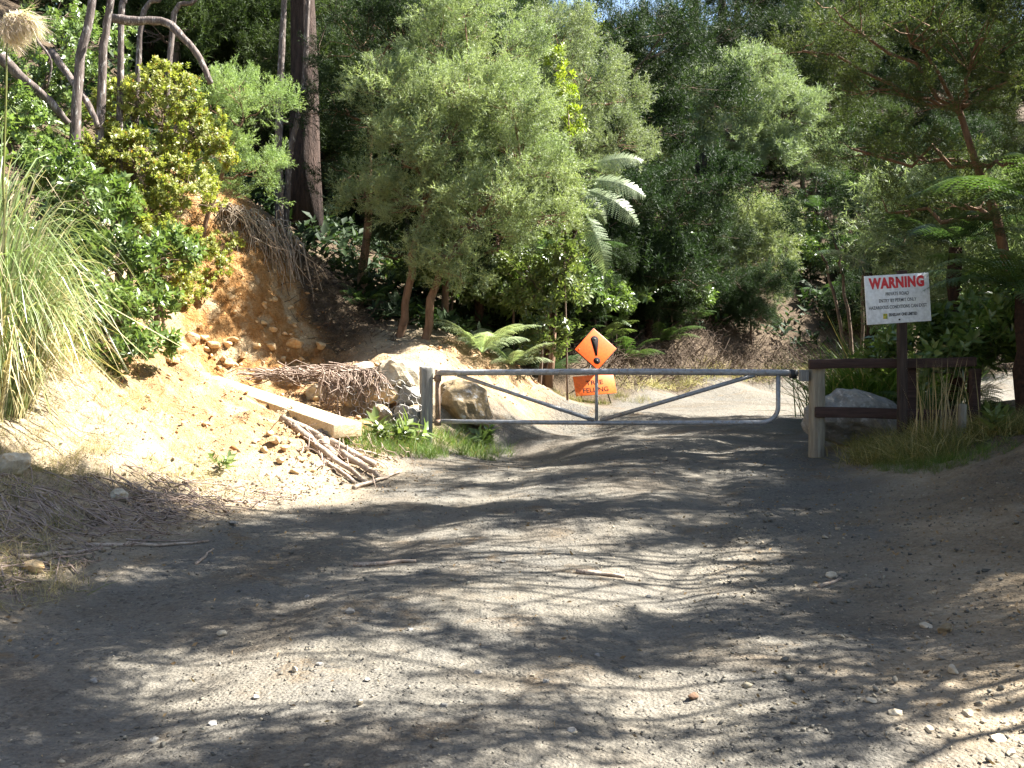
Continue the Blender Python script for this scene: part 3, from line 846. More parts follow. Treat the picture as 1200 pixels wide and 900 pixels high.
# exclamation mark: tear-drop bar and dot
ex = MB(); V = []; n = 20
for i in range(n):
    a = math.pi * i / (n - 1); V.append((0.085 * math.cos(a), 0.21 + 0.085 * math.sin(a), 0.0))
V += [(-0.02, -0.15, 0), (0.02, -0.15, 0)]
V = np.array(V); m = len(V); V2 = np.concatenate([V, V + (0, 0, 0.002)])
ex.add(np.concatenate([V2, [[0, 0.1, 0.002]]]), [(2 * m, m + i, m + (i + 1) % m) for i in range(m)], [(i, (i + 1) % m, m + (i + 1) % m, m + i) for i in range(m)])
o = ex.build('exclamation_bar', M['sign_black'], do); o.location = (0, 0, 0.0095)
dt = MB(); dt.tube([(0, 0, 0), (0, 0, 0.002)], 0.075, 20); o = dt.build('exclamation_dot', M['sign_black'], do); o.location = (0.0, -0.265, 0.0095)
for (x, y) in ((-0.37, -0.01), (0.0, 0.22), (0.0, -0.265)):
    bt = MB(); bt.tube([(0, 0, 0), (0, 0, 0.006)], 0.014 if x else 0.02, 8); bt.build('bolt', M['black_steel'], do).location = (x, y, 0.0105)
RM = sign_frame(697, 451, D_S - 0.1, yw, math.radians(4), ln)
rw, rh = 50 / F_PX * D_S, 24 / F_PX * D_S
ro = bevel_obj(MB().box((0, 0, 0), (rw, rh, 0.015)).build('plate', M['sign_orange2'], fs), 0.006); ro.matrix_local = RM
text_mesh('TREE', 0.14, M['sign_black'], ro, 'lettering', Matrix.Translation((0.0, 0.045, 0.0085)), 0.0015, 0.001, rw * 0.42)
text_mesh('FELLING', 0.14, M['sign_black'], ro, 'lettering', Matrix.Translation((0.0, -0.115, 0.0085)), 0.0015, 0.001, rw * 0.62)
st = [W(680, 470, D_S - 0.05) - fsb, W(716, 468, D_S - 0.05) - fsb]
for i, e in enumerate(st):
    tp = W(693 + 8 * i, 425, D_S + 0.07) - fsb
    e[2] = H(fsb[0] + e[0], fsb[1] + e[1]) - fsb[2] - 0.02
    MB().tube([tp, e], 0.014, 6).build('leg', M['black_steel'], fs)
tp = W(697, 415, D_S + 0.09) - fsb
e = np.array([tp[0] - 0.15, 0.75, 0]); e[2] = H(fsb[0] + e[0], fsb[1] + e[1]) - fsb[2] - 0.02
MB().tube([tp, e], 0.014, 6).build('strut', M['black_steel'], fs)

# ------------------------------------------------------------------ rocks
def rock_mesh(name, mat, size, seed, n=16, detail=1):
    r = np.random.default_rng(seed)
    bm = bmesh.new()
    for p in unit(r.normal(size=(n, 3))) * r.uniform(0.75, 1.0, (n, 1)):
        bm.verts.new(p * np.asarray(size) / 2)
    res = bmesh.ops.convex_hull(bm, input=bm.verts)
    bmesh.ops.delete(bm, geom=[g for g in res['geom_interior'] if isinstance(g, bmesh.types.BMVert)], context='VERTS')
    if detail:
        bmesh.ops.bevel(bm, geom=list(bm.edges), offset=min(size) * 0.05, segments=1, affect='EDGES')
        if detail > 1:
            bmesh.ops.triangulate(bm, faces=bm.faces)
            bmesh.ops.subdivide_edges(bm, edges=list(bm.edges), cuts=detail - 1, use_grid_fill=True)
            for v in bm.verts:
                c = np.array(v.co); s = min(size)
                v.co = Vector(c + unit(c) * s * 0.12 * (fbm(np.array([c[0] * 5 / s + seed]), np.array([(c[1] + c[2] * 1.7) * 5 / s]), 3)[0]))
    me = bpy.data.meshes.new(name)
    bm.to_mesh(me); bm.free()
    me.materials.append(mat)
    return me
def block_mesh(name, mat, size, seed, sub=3, p=3.2, cuts=9):
    r = np.random.default_rng(seed)
    bm = bmesh.new(); bmesh.ops.create_icosphere(bm, subdivisions=sub, radius=1.0)
    V = np.array([v.co[:] for v in bm.verts])
    V = V / (np.abs(V) ** p).sum(1, keepdims=True) ** (1 / p) * .86
    for _ in range(cuts):
        n_ = unit(r.normal(size=3)); d_ = r.uniform(.62, .85)
        e = V @ n_ - d_; V = V - np.where(e > 0, e, 0)[:, None] * n_
    V = V * np.asarray(size) / 2 * 1.12
    q_ = V / min(size) * 4 + seed
    V = V + unit(V) * (fbm(q_[:, 0] + q_[:, 2] * .7, q_[:, 1] - q_[:, 2] * .6, 4) * .11 * min(size))[:, None]
    for v, c in zip(bm.verts, V): v.co = c
    me = bpy.data.meshes.new(name); bm.to_mesh(me); bm.free(); me.materials.append(mat)
    return me
def rock(name, loc, size, mat, seed, label=None, cat=None, group=None, parent=None, rot=(0, 0, 0), detail=1, n=16, mesh=None):
    o = bpy.data.objects.new(name, mesh or (block_mesh(name, mat, size, seed, 4 if detail >= 4 else 3) if detail > 1 else rock_mesh(name, mat, size, seed, n, detail)))
    COL.objects.link(o)
    o.location = loc; o.rotation_euler = rot
    if parent is not None: o.parent = parent
    if label: tag(o, label, cat, group)
    return o
def rock_on(px, py, size, mat, seed, label, group=None, D=None, name='rock', sink=0.3, detail=1, cat='rock', rot=None):
    D = D or ray_hit(px, py)
    x = (px - 600.0) / F_PX * D
    return rock(name, (x, D, H(x, D) + size[2] * (0.5 - sink)), size, mat, seed, label, cat, group, None, rot or (0, 0, random.uniform(0, 6)), detail)

q = W(543, 476, 15.4)
rock('boulder', (q[0], q[1], 0.42), (0.82, 0.8, 0.74), M['lichen_rock'], 9, 'large orange and white lichened boulder behind the hinge end of the gate', 'boulder', rot=(0.2, 0.1, 0.5), detail=4, n=20)
q = W(1010, 503, 12.9)
rock('boulder', (q[0] + 0.05, 13.5, 0.42), (1.3, 0.8, 0.75), M['grey_rock'], 21, 'flat topped grey boulder under the lower rail of the fence', 'boulder', rot=(0.05, 0.12, 0.1), detail=4, n=18)
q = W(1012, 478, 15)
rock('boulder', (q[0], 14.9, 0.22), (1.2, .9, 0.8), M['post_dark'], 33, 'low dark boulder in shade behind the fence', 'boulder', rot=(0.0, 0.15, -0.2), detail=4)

# gabion retaining wall: boulders, wire
gw = empty('gabion_wall', (-2.2, 14.3, H(-2.2, 14.3)))
tag(gw, 'low retaining wall of stacked boulders behind torn wire netting next to the gate post', 'retaining wall')
gb = np.array(gw.location)
stones = [(467, 440, 14.35, .62, .5, .45, 'pale_rock'), (448, 462, 14.3, .55, .5, .32, 'clay_rock'), (478, 462, 14.3, .45, .45, .34, 'grey_rock'), (420, 440, 14.6, .55, .5, .35, 'pale_rock'), (398, 446, 14.7, .5, .5, .35, 'clay_rock'),
          (425, 468, 14.4, .5, .45, .36, 'lichen_rock'), (400, 474, 14.45, .45, .4, .35, 'clay_rock'), (445, 488, 14.2, .6, .45, .36, 'lichen_rock'), (478, 488, 14.15, .5, .4, .4, 'grey_rock'), (412, 497, 14.25, .5, .45, .38, 'lichen_rock'),
          (378, 462, 14.6, .5, .45, .35, 'pale_rock'), (384, 490, 14.4, .42, .4, .34, 'clay_rock'), (462, 512, 14.05, .55, .4, .36, 'lichen_rock'), (432, 515, 14.1, .5, .4, .34, 'grey_rock'), (486, 512, 14.05, .4, .35, .34, 'lichen_rock')]
for i, (px, py, D, a, b_, c_, mt) in enumerate(stones):
    rock('stone', W(px, py, D) - gb, (a, b_, c_), M[mt], 50 + i, parent=gw, rot=(random.uniform(-.3, .3), random.uniform(-.25, .25), random.uniform(-.6, .6)), detail=3)
# hexagonal netting hung over the front
wn = MB(); cell = 0.105
def net_pt(u, v):
    px = 412 + u * 77; py = 452 + v * 70
    D = 13.82 + 0.12 * math.sin(u * 5 + v * 2) + 0.07 * math.sin(v * 7 + u * 9) + 0.14 * (1 - v)
    return W(px + 5 * math.sin(v * 5), py + 4 * math.sin(u * 7) + (1 - u) * 6 * (1 - v), D) - gb
segs = set()
nx, ny = 8, 9
for i in range(nx):
    for j in range(ny):
        cx, cy = (i + 0.5 * (j % 2)), j * 0.866
        pts = [(cx + 0.577 * math.cos(math.pi / 6 + k * math.pi / 3), cy + 0.577 * math.sin(math.pi / 6 + k * math.pi / 3)) for k in range(6)]
        for k in range(6):
            a, b_ = pts[k], pts[(k + 1) % 6]
            a = (round(a[0], 2), round(a[1], 2)); b_ = (round(b_[0], 2), round(b_[1], 2))
            if random.random() > 0.07: segs.add(tuple(sorted((a, b_))))
for a, b_ in segs:
    pa, pb = net_pt(a[0] / nx, a[1] / (ny * .866)), net_pt(b_[0] / nx, b_[1] / (ny * .866))
    wn.tube([pa, (pa + pb) / 2 + rng.normal(0, .006, 3), pb], 0.0045, 3, False)
tag(wn.build('wire_netting', M['wire'], gw), kind='stuff')

# dead brush lying on the wall
br = MB()
for i in range(330):
    t = rng.uniform(0, 1) ** 0.8
    px = 295 + t * 150 + rng.normal(0, 6); py = 438 + 3 * math.sin(t * 6) + rng.normal(0, 3.0)
    D = 15.1 - t * 0.75 + rng.normal(0, .12)
    p = W(px, py, D); p[2] = max(p[2], H(p[0], p[1]) + 0.02)
    d = unit(np.array([0.9, -0.2, -0.03]) + rng.normal(0, 1, 3) * (.32, .32, .13))
    L = rng.uniform(.25, .75)
    br.tube(path(p - d * L / 2, p + d * L / 2, 4, .06), np.linspace(rng.uniform(.006, .014), .004, 4), 3, False)
for i in range(170):                                               # twigs hanging over the front
    t = rng.uniform(0, 1); px = 375 + t * 72; py = 440 + rng.normal(0, 4)
    p = W(px, py, 14.1 + rng.normal(0, .06)); d = unit(np.array([0.15, -0.12, -1.0]) + rng.normal(0, .35, 3))
    br.tube(path(p, p + d * rng.uniform(.2, .5), 4, .08), np.linspace(.009, .003, 4), 3, False)
tag(br.build('dead_brush', M['dead_twig']), 'dead brown brushwood draped along the top of the boulder wall', kind='stuff')

# timber beam
ba, bb = np.array([-4.55, 15.25, 0]), np.array([-1.97, 12.3, 0])
za, zb2 = EYE - (438 - HOR) / F_PX * 15.25, EYE - (493 - HOR) / F_PX * 12.3
ba[2], bb[2] = za - 0.1, zb2 - 0.1
d = unit(bb - ba); s = unit(np.cross(d, [0, 0, 1.0])); nn = np.cross(s, d)
mb = MB(); V = []
for t in np.linspace(0, 1, 12):
    c = ba + (bb - ba) * t
    V += [np.array([0, 0, 0]) + (c - ba) + s * (0.2 * i) + nn * (0.085 * j - .02) for i, j in ((-1, -1), (1, -1), (1, 1), (-1, 1))]
Q = [(0, 1, 2, 3), (44, 47, 46, 45)]
for i in range(11):
    for k in range(4): Q.append((i * 4 + k, i * 4 + 4 + k, i * 4 + 4 + (k + 1) % 4, i * 4 + (k + 1) % 4))
mb.add(V, None, Q)
o = bevel_obj(mb.build('timber_beam', M['beam']), 0.012); o.location = ba
tag(o, 'long pale squared timber beam lying down the clay bank', 'timber beam')

# dead branches below the beam end
brs = [((330, 490), (440, 545), .055, 'thick bark covered dead branch reaching up beside the timber beam'), ((345, 500), (425, 562), .045, 'bent brown dead branch nearest the loose clay rubble'), ((372, 514), (392, 535), .075, 'short pale cut log lying among the dead branches'),
       ((352, 510), (415, 565), .035, 'thin dark dead branch lying under the bent one'), ((400, 530), (445, 560), .05, 'grey weathered branch pointing into the green grass'), ((412, 525), (455, 536), .018, 'slender grey twig crossing the grass by the beam end'),
       ((415, 572), (470, 552), .022, 'dark twig lying flat at the road edge by the grass'), ((370, 520), (432, 566), .03, 'cracked brown branch lying lowest in the branch heap')]
for i, (a, b_, r, lab) in enumerate(brs):
    Da, Db = ray_hit(*a) - 0.12, ray_hit(*b_) - 0.12
    pa, pb = W(*a, Da), W(*b_, Db)
    pa[2] = max(pa[2], H(pa[0], pa[1]) + r * .6); pb[2] = max(pb[2], H(pb[0], pb[1]) + r * .6)
    pts = path(pa, pb, 9, 0.011)
    dz_ = max(0, max(H(pts[k, 0], pts[k, 1]) - pts[k, 2] for k in (2, 4, 6))) ; pts[1:-1, 2] += dz_ * .8
    m = MB(); m.tube(pts - pa, np.linspace(r, r * .55, 9) * rng.uniform(.82, 1.15, 9), 9, True, 0.16)
    o = m.build('dead_branch', M['dead_wood'], None, False); o.location = pa
    tag(o, lab, 'branch', 'dead branches heaped below the timber beam')

# loose rocks
spots = [(250, 412, .32), (272, 405, .28), (300, 408, .25), (225, 402, .4), (318, 412, .3), (285, 418, .22), (262, 425, .2), (240, 400, .22), (345, 408, .45), (375, 412, .3), (332, 425, .22), (210, 415, .35)]
for i, (px, py, s_) in enumerate(spots):
    rock_on(px, py, (s_, s_ * .8, s_ * .6), M['clay_rock'], 100 + i, 'orange clay rock fallen at the foot of the cut bank', 'clay rocks at the foot of the cut bank', detail=1)
r_c = np.random.default_rng(5)
for i in range(34):
    px, py = r_c.uniform(200, 372), r_c.uniform(352, 432)
    if px < 250 and py < 380: px += 60
    s_ = float(np.clip(.15 * math.exp(r_c.normal(0, .4)), .07, .34))
    rock_on(px, py, (s_, s_ * .8, s_ * .75), M['clay_rock'], 400 + i, 'broken clay stone bedded in the face of the orange cut', 'clay stones bedded in the orange cut', sink=.42, detail=1)
spots = [(395, 462, .3), (372, 470, .16), (383, 458, .2), (360, 462, .15), (350, 452, .14), (340, 455, .13), (410, 478, .2), (368, 484, .14)]
for i, (px, py, s_) in enumerate(spots):
    rock_on(px, py, (s_, s_ * .85, s_ * .65), M['clay_rock'], 130 + i, 'pale clay rock in the rubble between beam and boulder wall', 'clay rocks between the beam and the wall', detail=1)
spots = [(322, 520, .2), (335, 530, .16), (310, 530, .17), (352, 540, .16), (328, 545, .14), (300, 520, .14), (345, 555, .15), (315, 510, .16), (365, 552, .13)]
for i, (px, py, s_) in enumerate(spots):
    rock_on(px, py, (s_, s_ * .8, s_ * .6), M['clay_rock'], 150 + i, 'broken clay rock in the rubble in front of the timber beam', 'clay rocks in front of the beam', detail=1)
rock_on(14, 556, (.3, .22, .2), M['pale_rock'], 170, 'white rock high in the shaded dry bank at far left', detail=2, sink=.1)
rock_on(140, 586, (.16, .1, .12), M['pale_rock'], 171, 'rounded tan rock set in the shaded dry bank', detail=2, sink=.2)
rock_on(38, 672, (.2, .16, .1), M['clay_rock'], 172, 'orange stone on the straw at the lower left road edge', sink=.2)
rock_on(274, 616, (.1, .08, .06), M['grey_rock'], 173, 'small dark stone at the foot of the sunny bank', sink=.2)
rock_on(410, 720, (.075, .06, .05), M['grey_rock'], 174, 'blue grey stone alone on the shaded middle of the road', sink=.2, n=None) if False else rock_on(410, 720, (.075, .06, .05), M['grey_rock'], 174, 'blue grey stone alone on the shaded middle of the road', sink=.2)
rock_on(260, 745, (.07, .05, .045), M['pale_rock'], 175, 'pale pink stone in a sun patch on the left of the road', sink=.2)
rock_on(345, 787, (.05, .04, .045), M['pale_rock'], 176, 'small pointed stone in the large left sun patch', sink=.2)
rock_on(422, 828, (.05, .045, .04), M['pale_rock'], 177, 'small pale pointed stone near the bottom of the road', sink=.2)
rock_on(812, 819, (.085, .05, .04), M['bark_brown'], 178, 'dark brown lump lying in a sun patch on the right of the road', sink=.15)
rock_on(1108, 742, (.11, .08, .08), M['lichen_rock'], 179, 'brown stone half buried in the right hand bank', sink=.25)
rock_on(1117, 790, (.07, .06, .06), M['pale_rock'], 180, 'pale stone above the forked branch shadow on the right bank', sink=.2)
for i, (px, py, s_) in enumerate([(975, 676, .14), (1085, 735, .1), (1050, 838, .1), (1135, 838, .08), (1170, 870, .09), (1185, 885, .07), (1090, 858, .07), (1020, 825, .07)]):
    rock_on(px, py, (s_, s_ * .7, s_ * .4), M['pale_rock'], 190 + i, 'flat pale stone on the dirt at the lower right', 'flat pale stones on the right hand dirt', sink=.35)
for i, (px, py, s_) in enumerate([(300, 820, .05), (180, 870, .06), (480, 740, .05), (375, 780, .05), (430, 800, .05), (560, 790, .05), (640, 800, .045), (700, 770, .05), (520, 830, .05), (250, 850, .055), (590, 660, .06), (760, 700, .05), (670, 860, .05), (360, 700, .05), (110, 800, .06)]):
    rock_on(px, py, (s_, s_ * .8, s_ * .55), M['grey_rock'], 210 + i, 'small grey stone loose on the gravel road', 'small grey stones loose on the road', sink=.3)
# sticks on the road
for i, (a, b_, r, lab) in enumerate([((415, 664), (487, 660), .022, 'brown bark strip lying across the road at the upper left sun patch'), ((675, 672), (732, 678), .02, 'dark flat stick lying in the middle of the sunny road'), ((100, 640), (245, 636), .016, 'thin grey stick along the foot of the shaded left bank'),
                                     ((960, 690), (985, 680), .015, 'short pale stick on the right of the road'), ((230, 663), (250, 645), .012, 'tiny forked twig at the left road edge'), ((20, 655), (120, 645), .02, 'pale stick half buried in straw at far left')]):
    pa, pb = W(*a, ray_hit(*a)), W(*b_, ray_hit(*b_))
    pts = path(pa, pb, 8, 0.02)
    for k in range(8): pts[k, 2] = H(pts[k, 0], pts[k, 1]) + r * .6
    m = MB(); m.tube(pts - pa, np.linspace(r, r * .5, 8), 6, True, .15)
    o = m.build('stick', M['dead_wood'], None, True); o.location = pa; tag(o, lab, 'stick')

# gravel and rubble (stuff)
def pebble_tmpl(seed):
    me = rock_mesh('t', M['gravel'], (1, .8, .55), seed, 9, 0)
    V = np.array([v.co[:] for v in me.vertices]); T = []
    for p in me.polygons:
        vs = list(p.vertices)
        for k in range(1, len(vs) - 1): T.append((vs[0], vs[k], vs[k + 1]))
    bpy.data.meshes.remove(me)
    return V, np.array(T)
PEB = [pebble_tmpl(300 + i) for i in range(5)]
def scatter_stones(name, mat, X, Y, S, label, sink=.1):
    Z = hgt(X, Y) + S * (0.27 - sink)
    mb = MB(); pick = rng.integers(0, 5, len(X))
    for i in range(5):
        k = pick == i
        n = k.sum()
        d = unit(np.stack([rng.normal(size=n), rng.normal(size=n), rng.normal(0, .25, n)], 1))
        inst(mb, PEB[i], np.stack([X[k], Y[k], Z[k]], 1), d, S[k], rng.uniform(-.4, .4, n) + rng.integers(0, 2, n) * math.pi)
    return tag(mb.build(name, mat), label, kind='stuff')
n = 15000
Y = 3.2 + 11 * rng.uniform(0, 1, n) ** 1.6
X = xl(Y) - .3 + (xr(Y) - xl(Y) + 1.8) * rng.uniform(0, 1, n)
k = (fbm(X * 1.3, Y * 1.3, 3) + rng.normal(0, .2, n)) > -0.12
X, Y = X[k], Y[k]
S = np.clip(0.012 * np.exp(rng.normal(0, .5, len(X))), .006, .055)
scatter_stones('gravel', M['gravel'], X, Y, S, 'loose grey gravel chips strewn over the road')
n = 2600
px = rng.uniform(150, 480, n); py = rng.uniform(395, 570, n)
pts = []
for a, b_ in zip(px, py):
    if b_ < 395: continue
    pts.append((a, b_))
Dg = rng.uniform(9.5, 17.6, n)
n = 6500
X = rng.uniform(-6.2, 1.4, n); Y = rng.uniform(9.5, 20, n)
k = (xl(Y) - X > .1) & (clay_mask(X, Y) + rng.normal(0, .15, n) > .25)
X, Y = X[k], Y[k]
S = np.clip(.032 * np.exp(rng.normal(0, .65, len(X))), .01, .16)
scatter_stones('rubble', M['rubble'], X, Y, S, 'loose orange clay rubble on the left bank')

n = 3800
Y = rng.uniform(5.5, 14, n); X = xl(Y) - np.abs(rng.normal(.6, .9, n)) - .05
S = np.clip(.022 * np.exp(rng.normal(0, .6, n)), .008, .09)
scatter_stones('clods', M['clod'], X, Y, S, 'dry dirt clods crumbled over the lower left bank')
n = 3500
Y = rng.uniform(3.3, 9.5, n); X = xr(Y) + rng.uniform(-1.4, 2.2, n)
S = np.clip(.016 * np.exp(rng.normal(0, .6, n)), .006, .07)
scatter_stones('loose_stones', M['gravel'], X, Y, S, 'small loose stones and clods on the dirt bank at the lower right')

# ------------------------------------------------------------------ grasses
def tuft_tmpl(nb=16, spread=.35, w=.018, lean=.5, curl=.35):
    V, T = [], []
    for k in range(nb):
        a = rng.uniform(0, 2 * math.pi); L = rng.uniform(.55, 1.1); ln = abs(rng.normal(0, lean)); 
        b0 = np.array([rng.normal(0, spread * .3), 0, rng.normal(0, spread * .3)])
        d = np.array([math.cos(a) * ln, 1.0, math.sin(a) * ln]); d /= np.linalg.norm(d)
        out = np.array([math.cos(a), 0, math.sin(a)])
        s = np.array([-math.sin(a), 0, math.cos(a)]); s = unit(s + rng.normal(0, .5, 3))
        o = len(V)
        for t, ww in ((0, 1), (.5, .8), (1, 0)):
            c = b0 + d * L * t + out * curl * L * t * t - np.array([0, 1.0, 0]) * curl * .5 * L * t * t
            if ww: V += [c - s * w * ww / 2, c + s * w * ww / 2]
            else: V.append(c)
        T += [(o, o + 1, o + 3), (o, o + 3, o + 2), (o + 2, o + 3, o + 4)]
    return np.array(V), np.array(T)
TUFT = [tuft_tmpl() for _ in range(4)]
TUFT_FLAT = [tuft_tmpl(16, 1.2, .02, 1.3, .5) for _ in range(4)]
def grass(name, mat, X, Y, S, label, tm=TUFT):
    Z = hgt(X, Y) - .01
    mb = MB(); pick = rng.integers(0, len(tm), len(X))
    for i, t in enumerate(tm):
        k = pick == i; n = k.sum()
        d = np.stack([rng.normal(0, .15, n), rng.normal(0, .15, n), np.ones(n)], 1)
        inst(mb, t, np.stack([X[k], Y[k], Z[k]], 1), d, S[k])
    return tag(mb.build(name, mat), label, kind='stuff')
def blob(cx, cy, rx_, ry_, n):
    r = np.sqrt(rng.uniform(0, 1, n)); a = rng.uniform(0, 2 * math.pi, n)
    return cx + rx_ * r * np.cos(a), cy + ry_ * r * np.sin(a)
def multi(*bl):
    P = [blob(*b_) for b_ in bl]
    return np.concatenate([p[0] for p in P]), np.concatenate([p[1] for p in P])
X, Y = multi((-1.35, 13.2, .55, .7, 230), (-.75, 14.2, .5, .5, 130), (-.35, 14.9, .45, .3, 60), (-1.8, 12.6, .3, .4, 60))
grass('green_grass', M['grass_green'], X, Y, rng.uniform(.12, .34, len(X)), 'fresh green grass at the foot of the hinge post')
X, Y = multi((-4.3, 9.3, .7, 1.2, 300), (-3.6, 9.9, .9, 1.2, 200), (-4.1, 7.9, .6, .9, 160), (-3.2, 6.2, .5, .7, 150), (-3.6, 7.2, .5, .8, 90), (-4.6, 11.2, .8, 1, 200), (-2.9, 9.8, .6, .7, 50), (-4.4, 13, .8, 1, 80))
grass('dry_grass', M['grass_dry'], X, Y, rng.uniform(.07, .22, len(X)), 'bleached dry grass on the lower left bank', TUFT + TUFT_FLAT * 2)
X, Y = multi((4.45, 11.6, .5, 1.0, 420), (5.5, 11.7, .9, 1.0, 600), (6.5, 11.0, 1.2, 1.0, 350), (4.4, 13.5, .4, .5, 60))
k = X > xr(Y) + .08
grass('verge_grass', M['grass_mix'], X[k], Y[k], rng.uniform(.12, .42, k.sum()), 'mixed dry and green grass on the shaded verge below the fence', TUFT + TUFT_FLAT)
X, Y = multi((4.15, 10.7, .35, .6, 160), (4.6, 10.3, .5, .35, 120))
grass('green_verge_grass', M['grass_green'], X, Y, rng.uniform(.06, .2, len(X)), 'short green grass patch by the right road edge')
X, Y = multi((1.75, 21.7, .5, .2, 40), (1.2, 21.3, .4, .3, 25), (2.7, 22.3, .6, .3, 40))
grass('sign_grass', M['grass_mix'], X, Y, rng.uniform(.1, .28, len(X)), 'rough grass round the foot of the diamond sign')
X, Y = multi((5.9, 17, .7, .6, 130), (6.6, 17.5, .8, .8, 100))
grass('tall_grass', M['grass_green'], X, Y, rng.uniform(.9, 1.8, len(X)), 'tall green grass standing behind the fence')
yy = rng.uniform(23, 31.5, 250); xx = xl(yy) - np.abs(rng.normal(.1, .35, 250))
grass('bank_grass', M['grass_dry'], xx, yy, rng.uniform(.18, .45, 250), 'straw coloured grass along the foot of the back bank', TUFT + TUFT_FLAT)
# dry seed-stalk clump right of the fence
q = base_at(1104, 11.6)
mb = MB(); inst(mb, tuft_tmpl(60, .5, .012, .14, .1), np.array([q]), np.array([[0.03, 0, 1.0]]), 1.05)
tag(mb.build('dry_grass_clump', M['grass_dry']), 'tall upright clump of dry straw stalks on the right verge', 'grass clump')
q = base_at(1127, 11.5)
o = post_mesh(.085, .42, .05, M['post_pale'], 'stake'); o.location = q; o.rotation_euler = (0, .03, .3)
tag(o, 'short sawn timber stake standing in the right verge', 'stake')

# dead leaves and straw on the ground
n = 2200
Y = rng.uniform(3.3, 14, n); side = rng.uniform(0, 1, n)
X = np.where(side < .35, xl(Y) - rng.normal(.2, .5, n), np.where(side < .85, xr(Y) + rng.normal(.6, 1.0, n), rng.uniform(-2, 3, n)))
lf = cluster_tmpl(1, 1.0, .3)
mb = MB(); inst(mb, lf, np.stack([X, Y, hgt(X, Y) + .006], 1), unit(np.stack([rng.normal(size=n), rng.normal(size=n), rng.normal(0, .15, n)], 1)), rng.uniform(.02, .055, n), rng.normal(0, .4, n))
tag(mb.build('leaf_litter', M['litter']), 'dead leaves and straw scattered on the road edges', kind='stuff')

# dry twig mess on the lower left bank
tw = MB()
for i in range(300):
    y = rng.uniform(5.4, 9.8); x = xl(y) - abs(rng.normal(.5, .45))
    p = np.array([x, y, H(x, y) + rng.uniform(.005, .05)])
    a = rng.normal(.3, .9); L = rng.uniform(.12, .55); d = np.array([math.cos(a), math.sin(a), rng.normal(0, .12)])
    pts = path(p - d * L / 2, p + d * L / 2, 5, .1)
    pts[:, 2] = np.maximum(pts[:, 2], hgt(pts[:, 0], pts[:, 1]) + .006)
    tw.tube(pts, np.linspace(rng.uniform(.003, .009), .002, 5), 3, False)
for i in range(150):
    y = rng.uniform(6.8, 9.4); x = xl(y) - rng.uniform(.7, 1.5)
    p = np.array([x, y, H(x, y) + .03]); q1 = p + np.array([rng.uniform(.15, .6), -rng.uniform(0, .4), 0]); q1[2] = H(q1[0], q1[1]) + .02
    m_ = (p + q1) / 2 + rng.normal(0, .06, 3); m_[2] = max(m_[2], H(m_[0], m_[1]) + .05)
    tw.tube(np.array([p, m_, q1]), [.007, .006, .003], 3, False)
for i in range(90):
    p = np.array([-2.05 + rng.normal(0, .35), 12.0 + rng.normal(0, .5), 0]); p[2] = H(p[0], p[1]) + rng.uniform(.0, .12)
    d = unit(np.array([.55, -.75, -.1]) + rng.normal(0, .35, 3)); L = rng.uniform(.2, .6)
    tw.tube(path(p - d * L / 2, p + d * L / 2, 5, .08), np.linspace(rng.uniform(.005, .012), .003, 5), 4, False)
tag(tw.build('dead_twigs', M['dead_twig']), 'pale dead twigs and roots strewn over the shaded lower left bank', kind='stuff')
# dry brush on the back bank
bb_ = MB()
for i in range(2600):
    y = rng.uniform(23.3, 34); d0 = abs(rng.normal(.9, .7)) + .1; x = xl(y) - d0
    p = np.array([x, y, H(x, y)])
    a = rng.uniform(0, 6.28); L = rng.uniform(.3, .9); d = unit(np.array([math.cos(a) * .8, math.sin(a) * .8 - .3, rng.uniform(-.6, 1.0)]))
    bb_.tube(path(p, p + d * L, 4, .1), np.linspace(.012, .004, 4), 3, False)
for i in range(520):
    x, y = rng.normal(-3.1, .55), rng.uniform(17.6, 20.6)
    p = np.array([x, y, H(x, y) - .02]); a = rng.uniform(0, 6.28); L = rng.uniform(.2, .7); d = unit(np.array([math.cos(a) * .8 + .3, math.sin(a) * .8 - .4, rng.uniform(-.6, .7)]))
    bb_.tube(path(p, p + d * L, 4, .1), np.linspace(.009, .003, 4), 3, False)
tag(bb_.build('dry_brush', M['brush_brown']), 'dry brown brushwood tangled on the face of the back bank', kind='stuff')

# hanging dry roots over the cut bank edge
rt = MB()
for i in range(230):
    t = rng.uniform(0, 1)
    px = 262 + 80 * t + rng.normal(0, 4); py = 238 + 42 * t * t + rng.normal(0, 5)
    D = 17.7 + .9 * t + rng.normal(0, .12); p = W(px, py, D)
    p[2] = H(p[0], p[1]) + .05 if abs(p[2] - H(p[0], p[1])) < .8 else p[2]
    L = rng.uniform(.3, 1.2) * (0.5 + t)
    q0 = p + np.array([rng.normal(.05, .12), -rng.uniform(.1, .4), .05]); q1 = q0 + np.array([rng.normal(.1, .2), -.05, -L])
    pts = np.array([p, (p + q0) / 2 + (0, 0, .06), q0, (q0 + q1) / 2 + rng.normal(0, .06, 3), q1])
    rt.tube(pts, np.linspace(rng.uniform(.008, .02), .005, 5), 3, False)
tag(rt.build('hanging_roots', M['root']), 'pale dry roots hanging over the edge of the orange cut', kind='stuff')

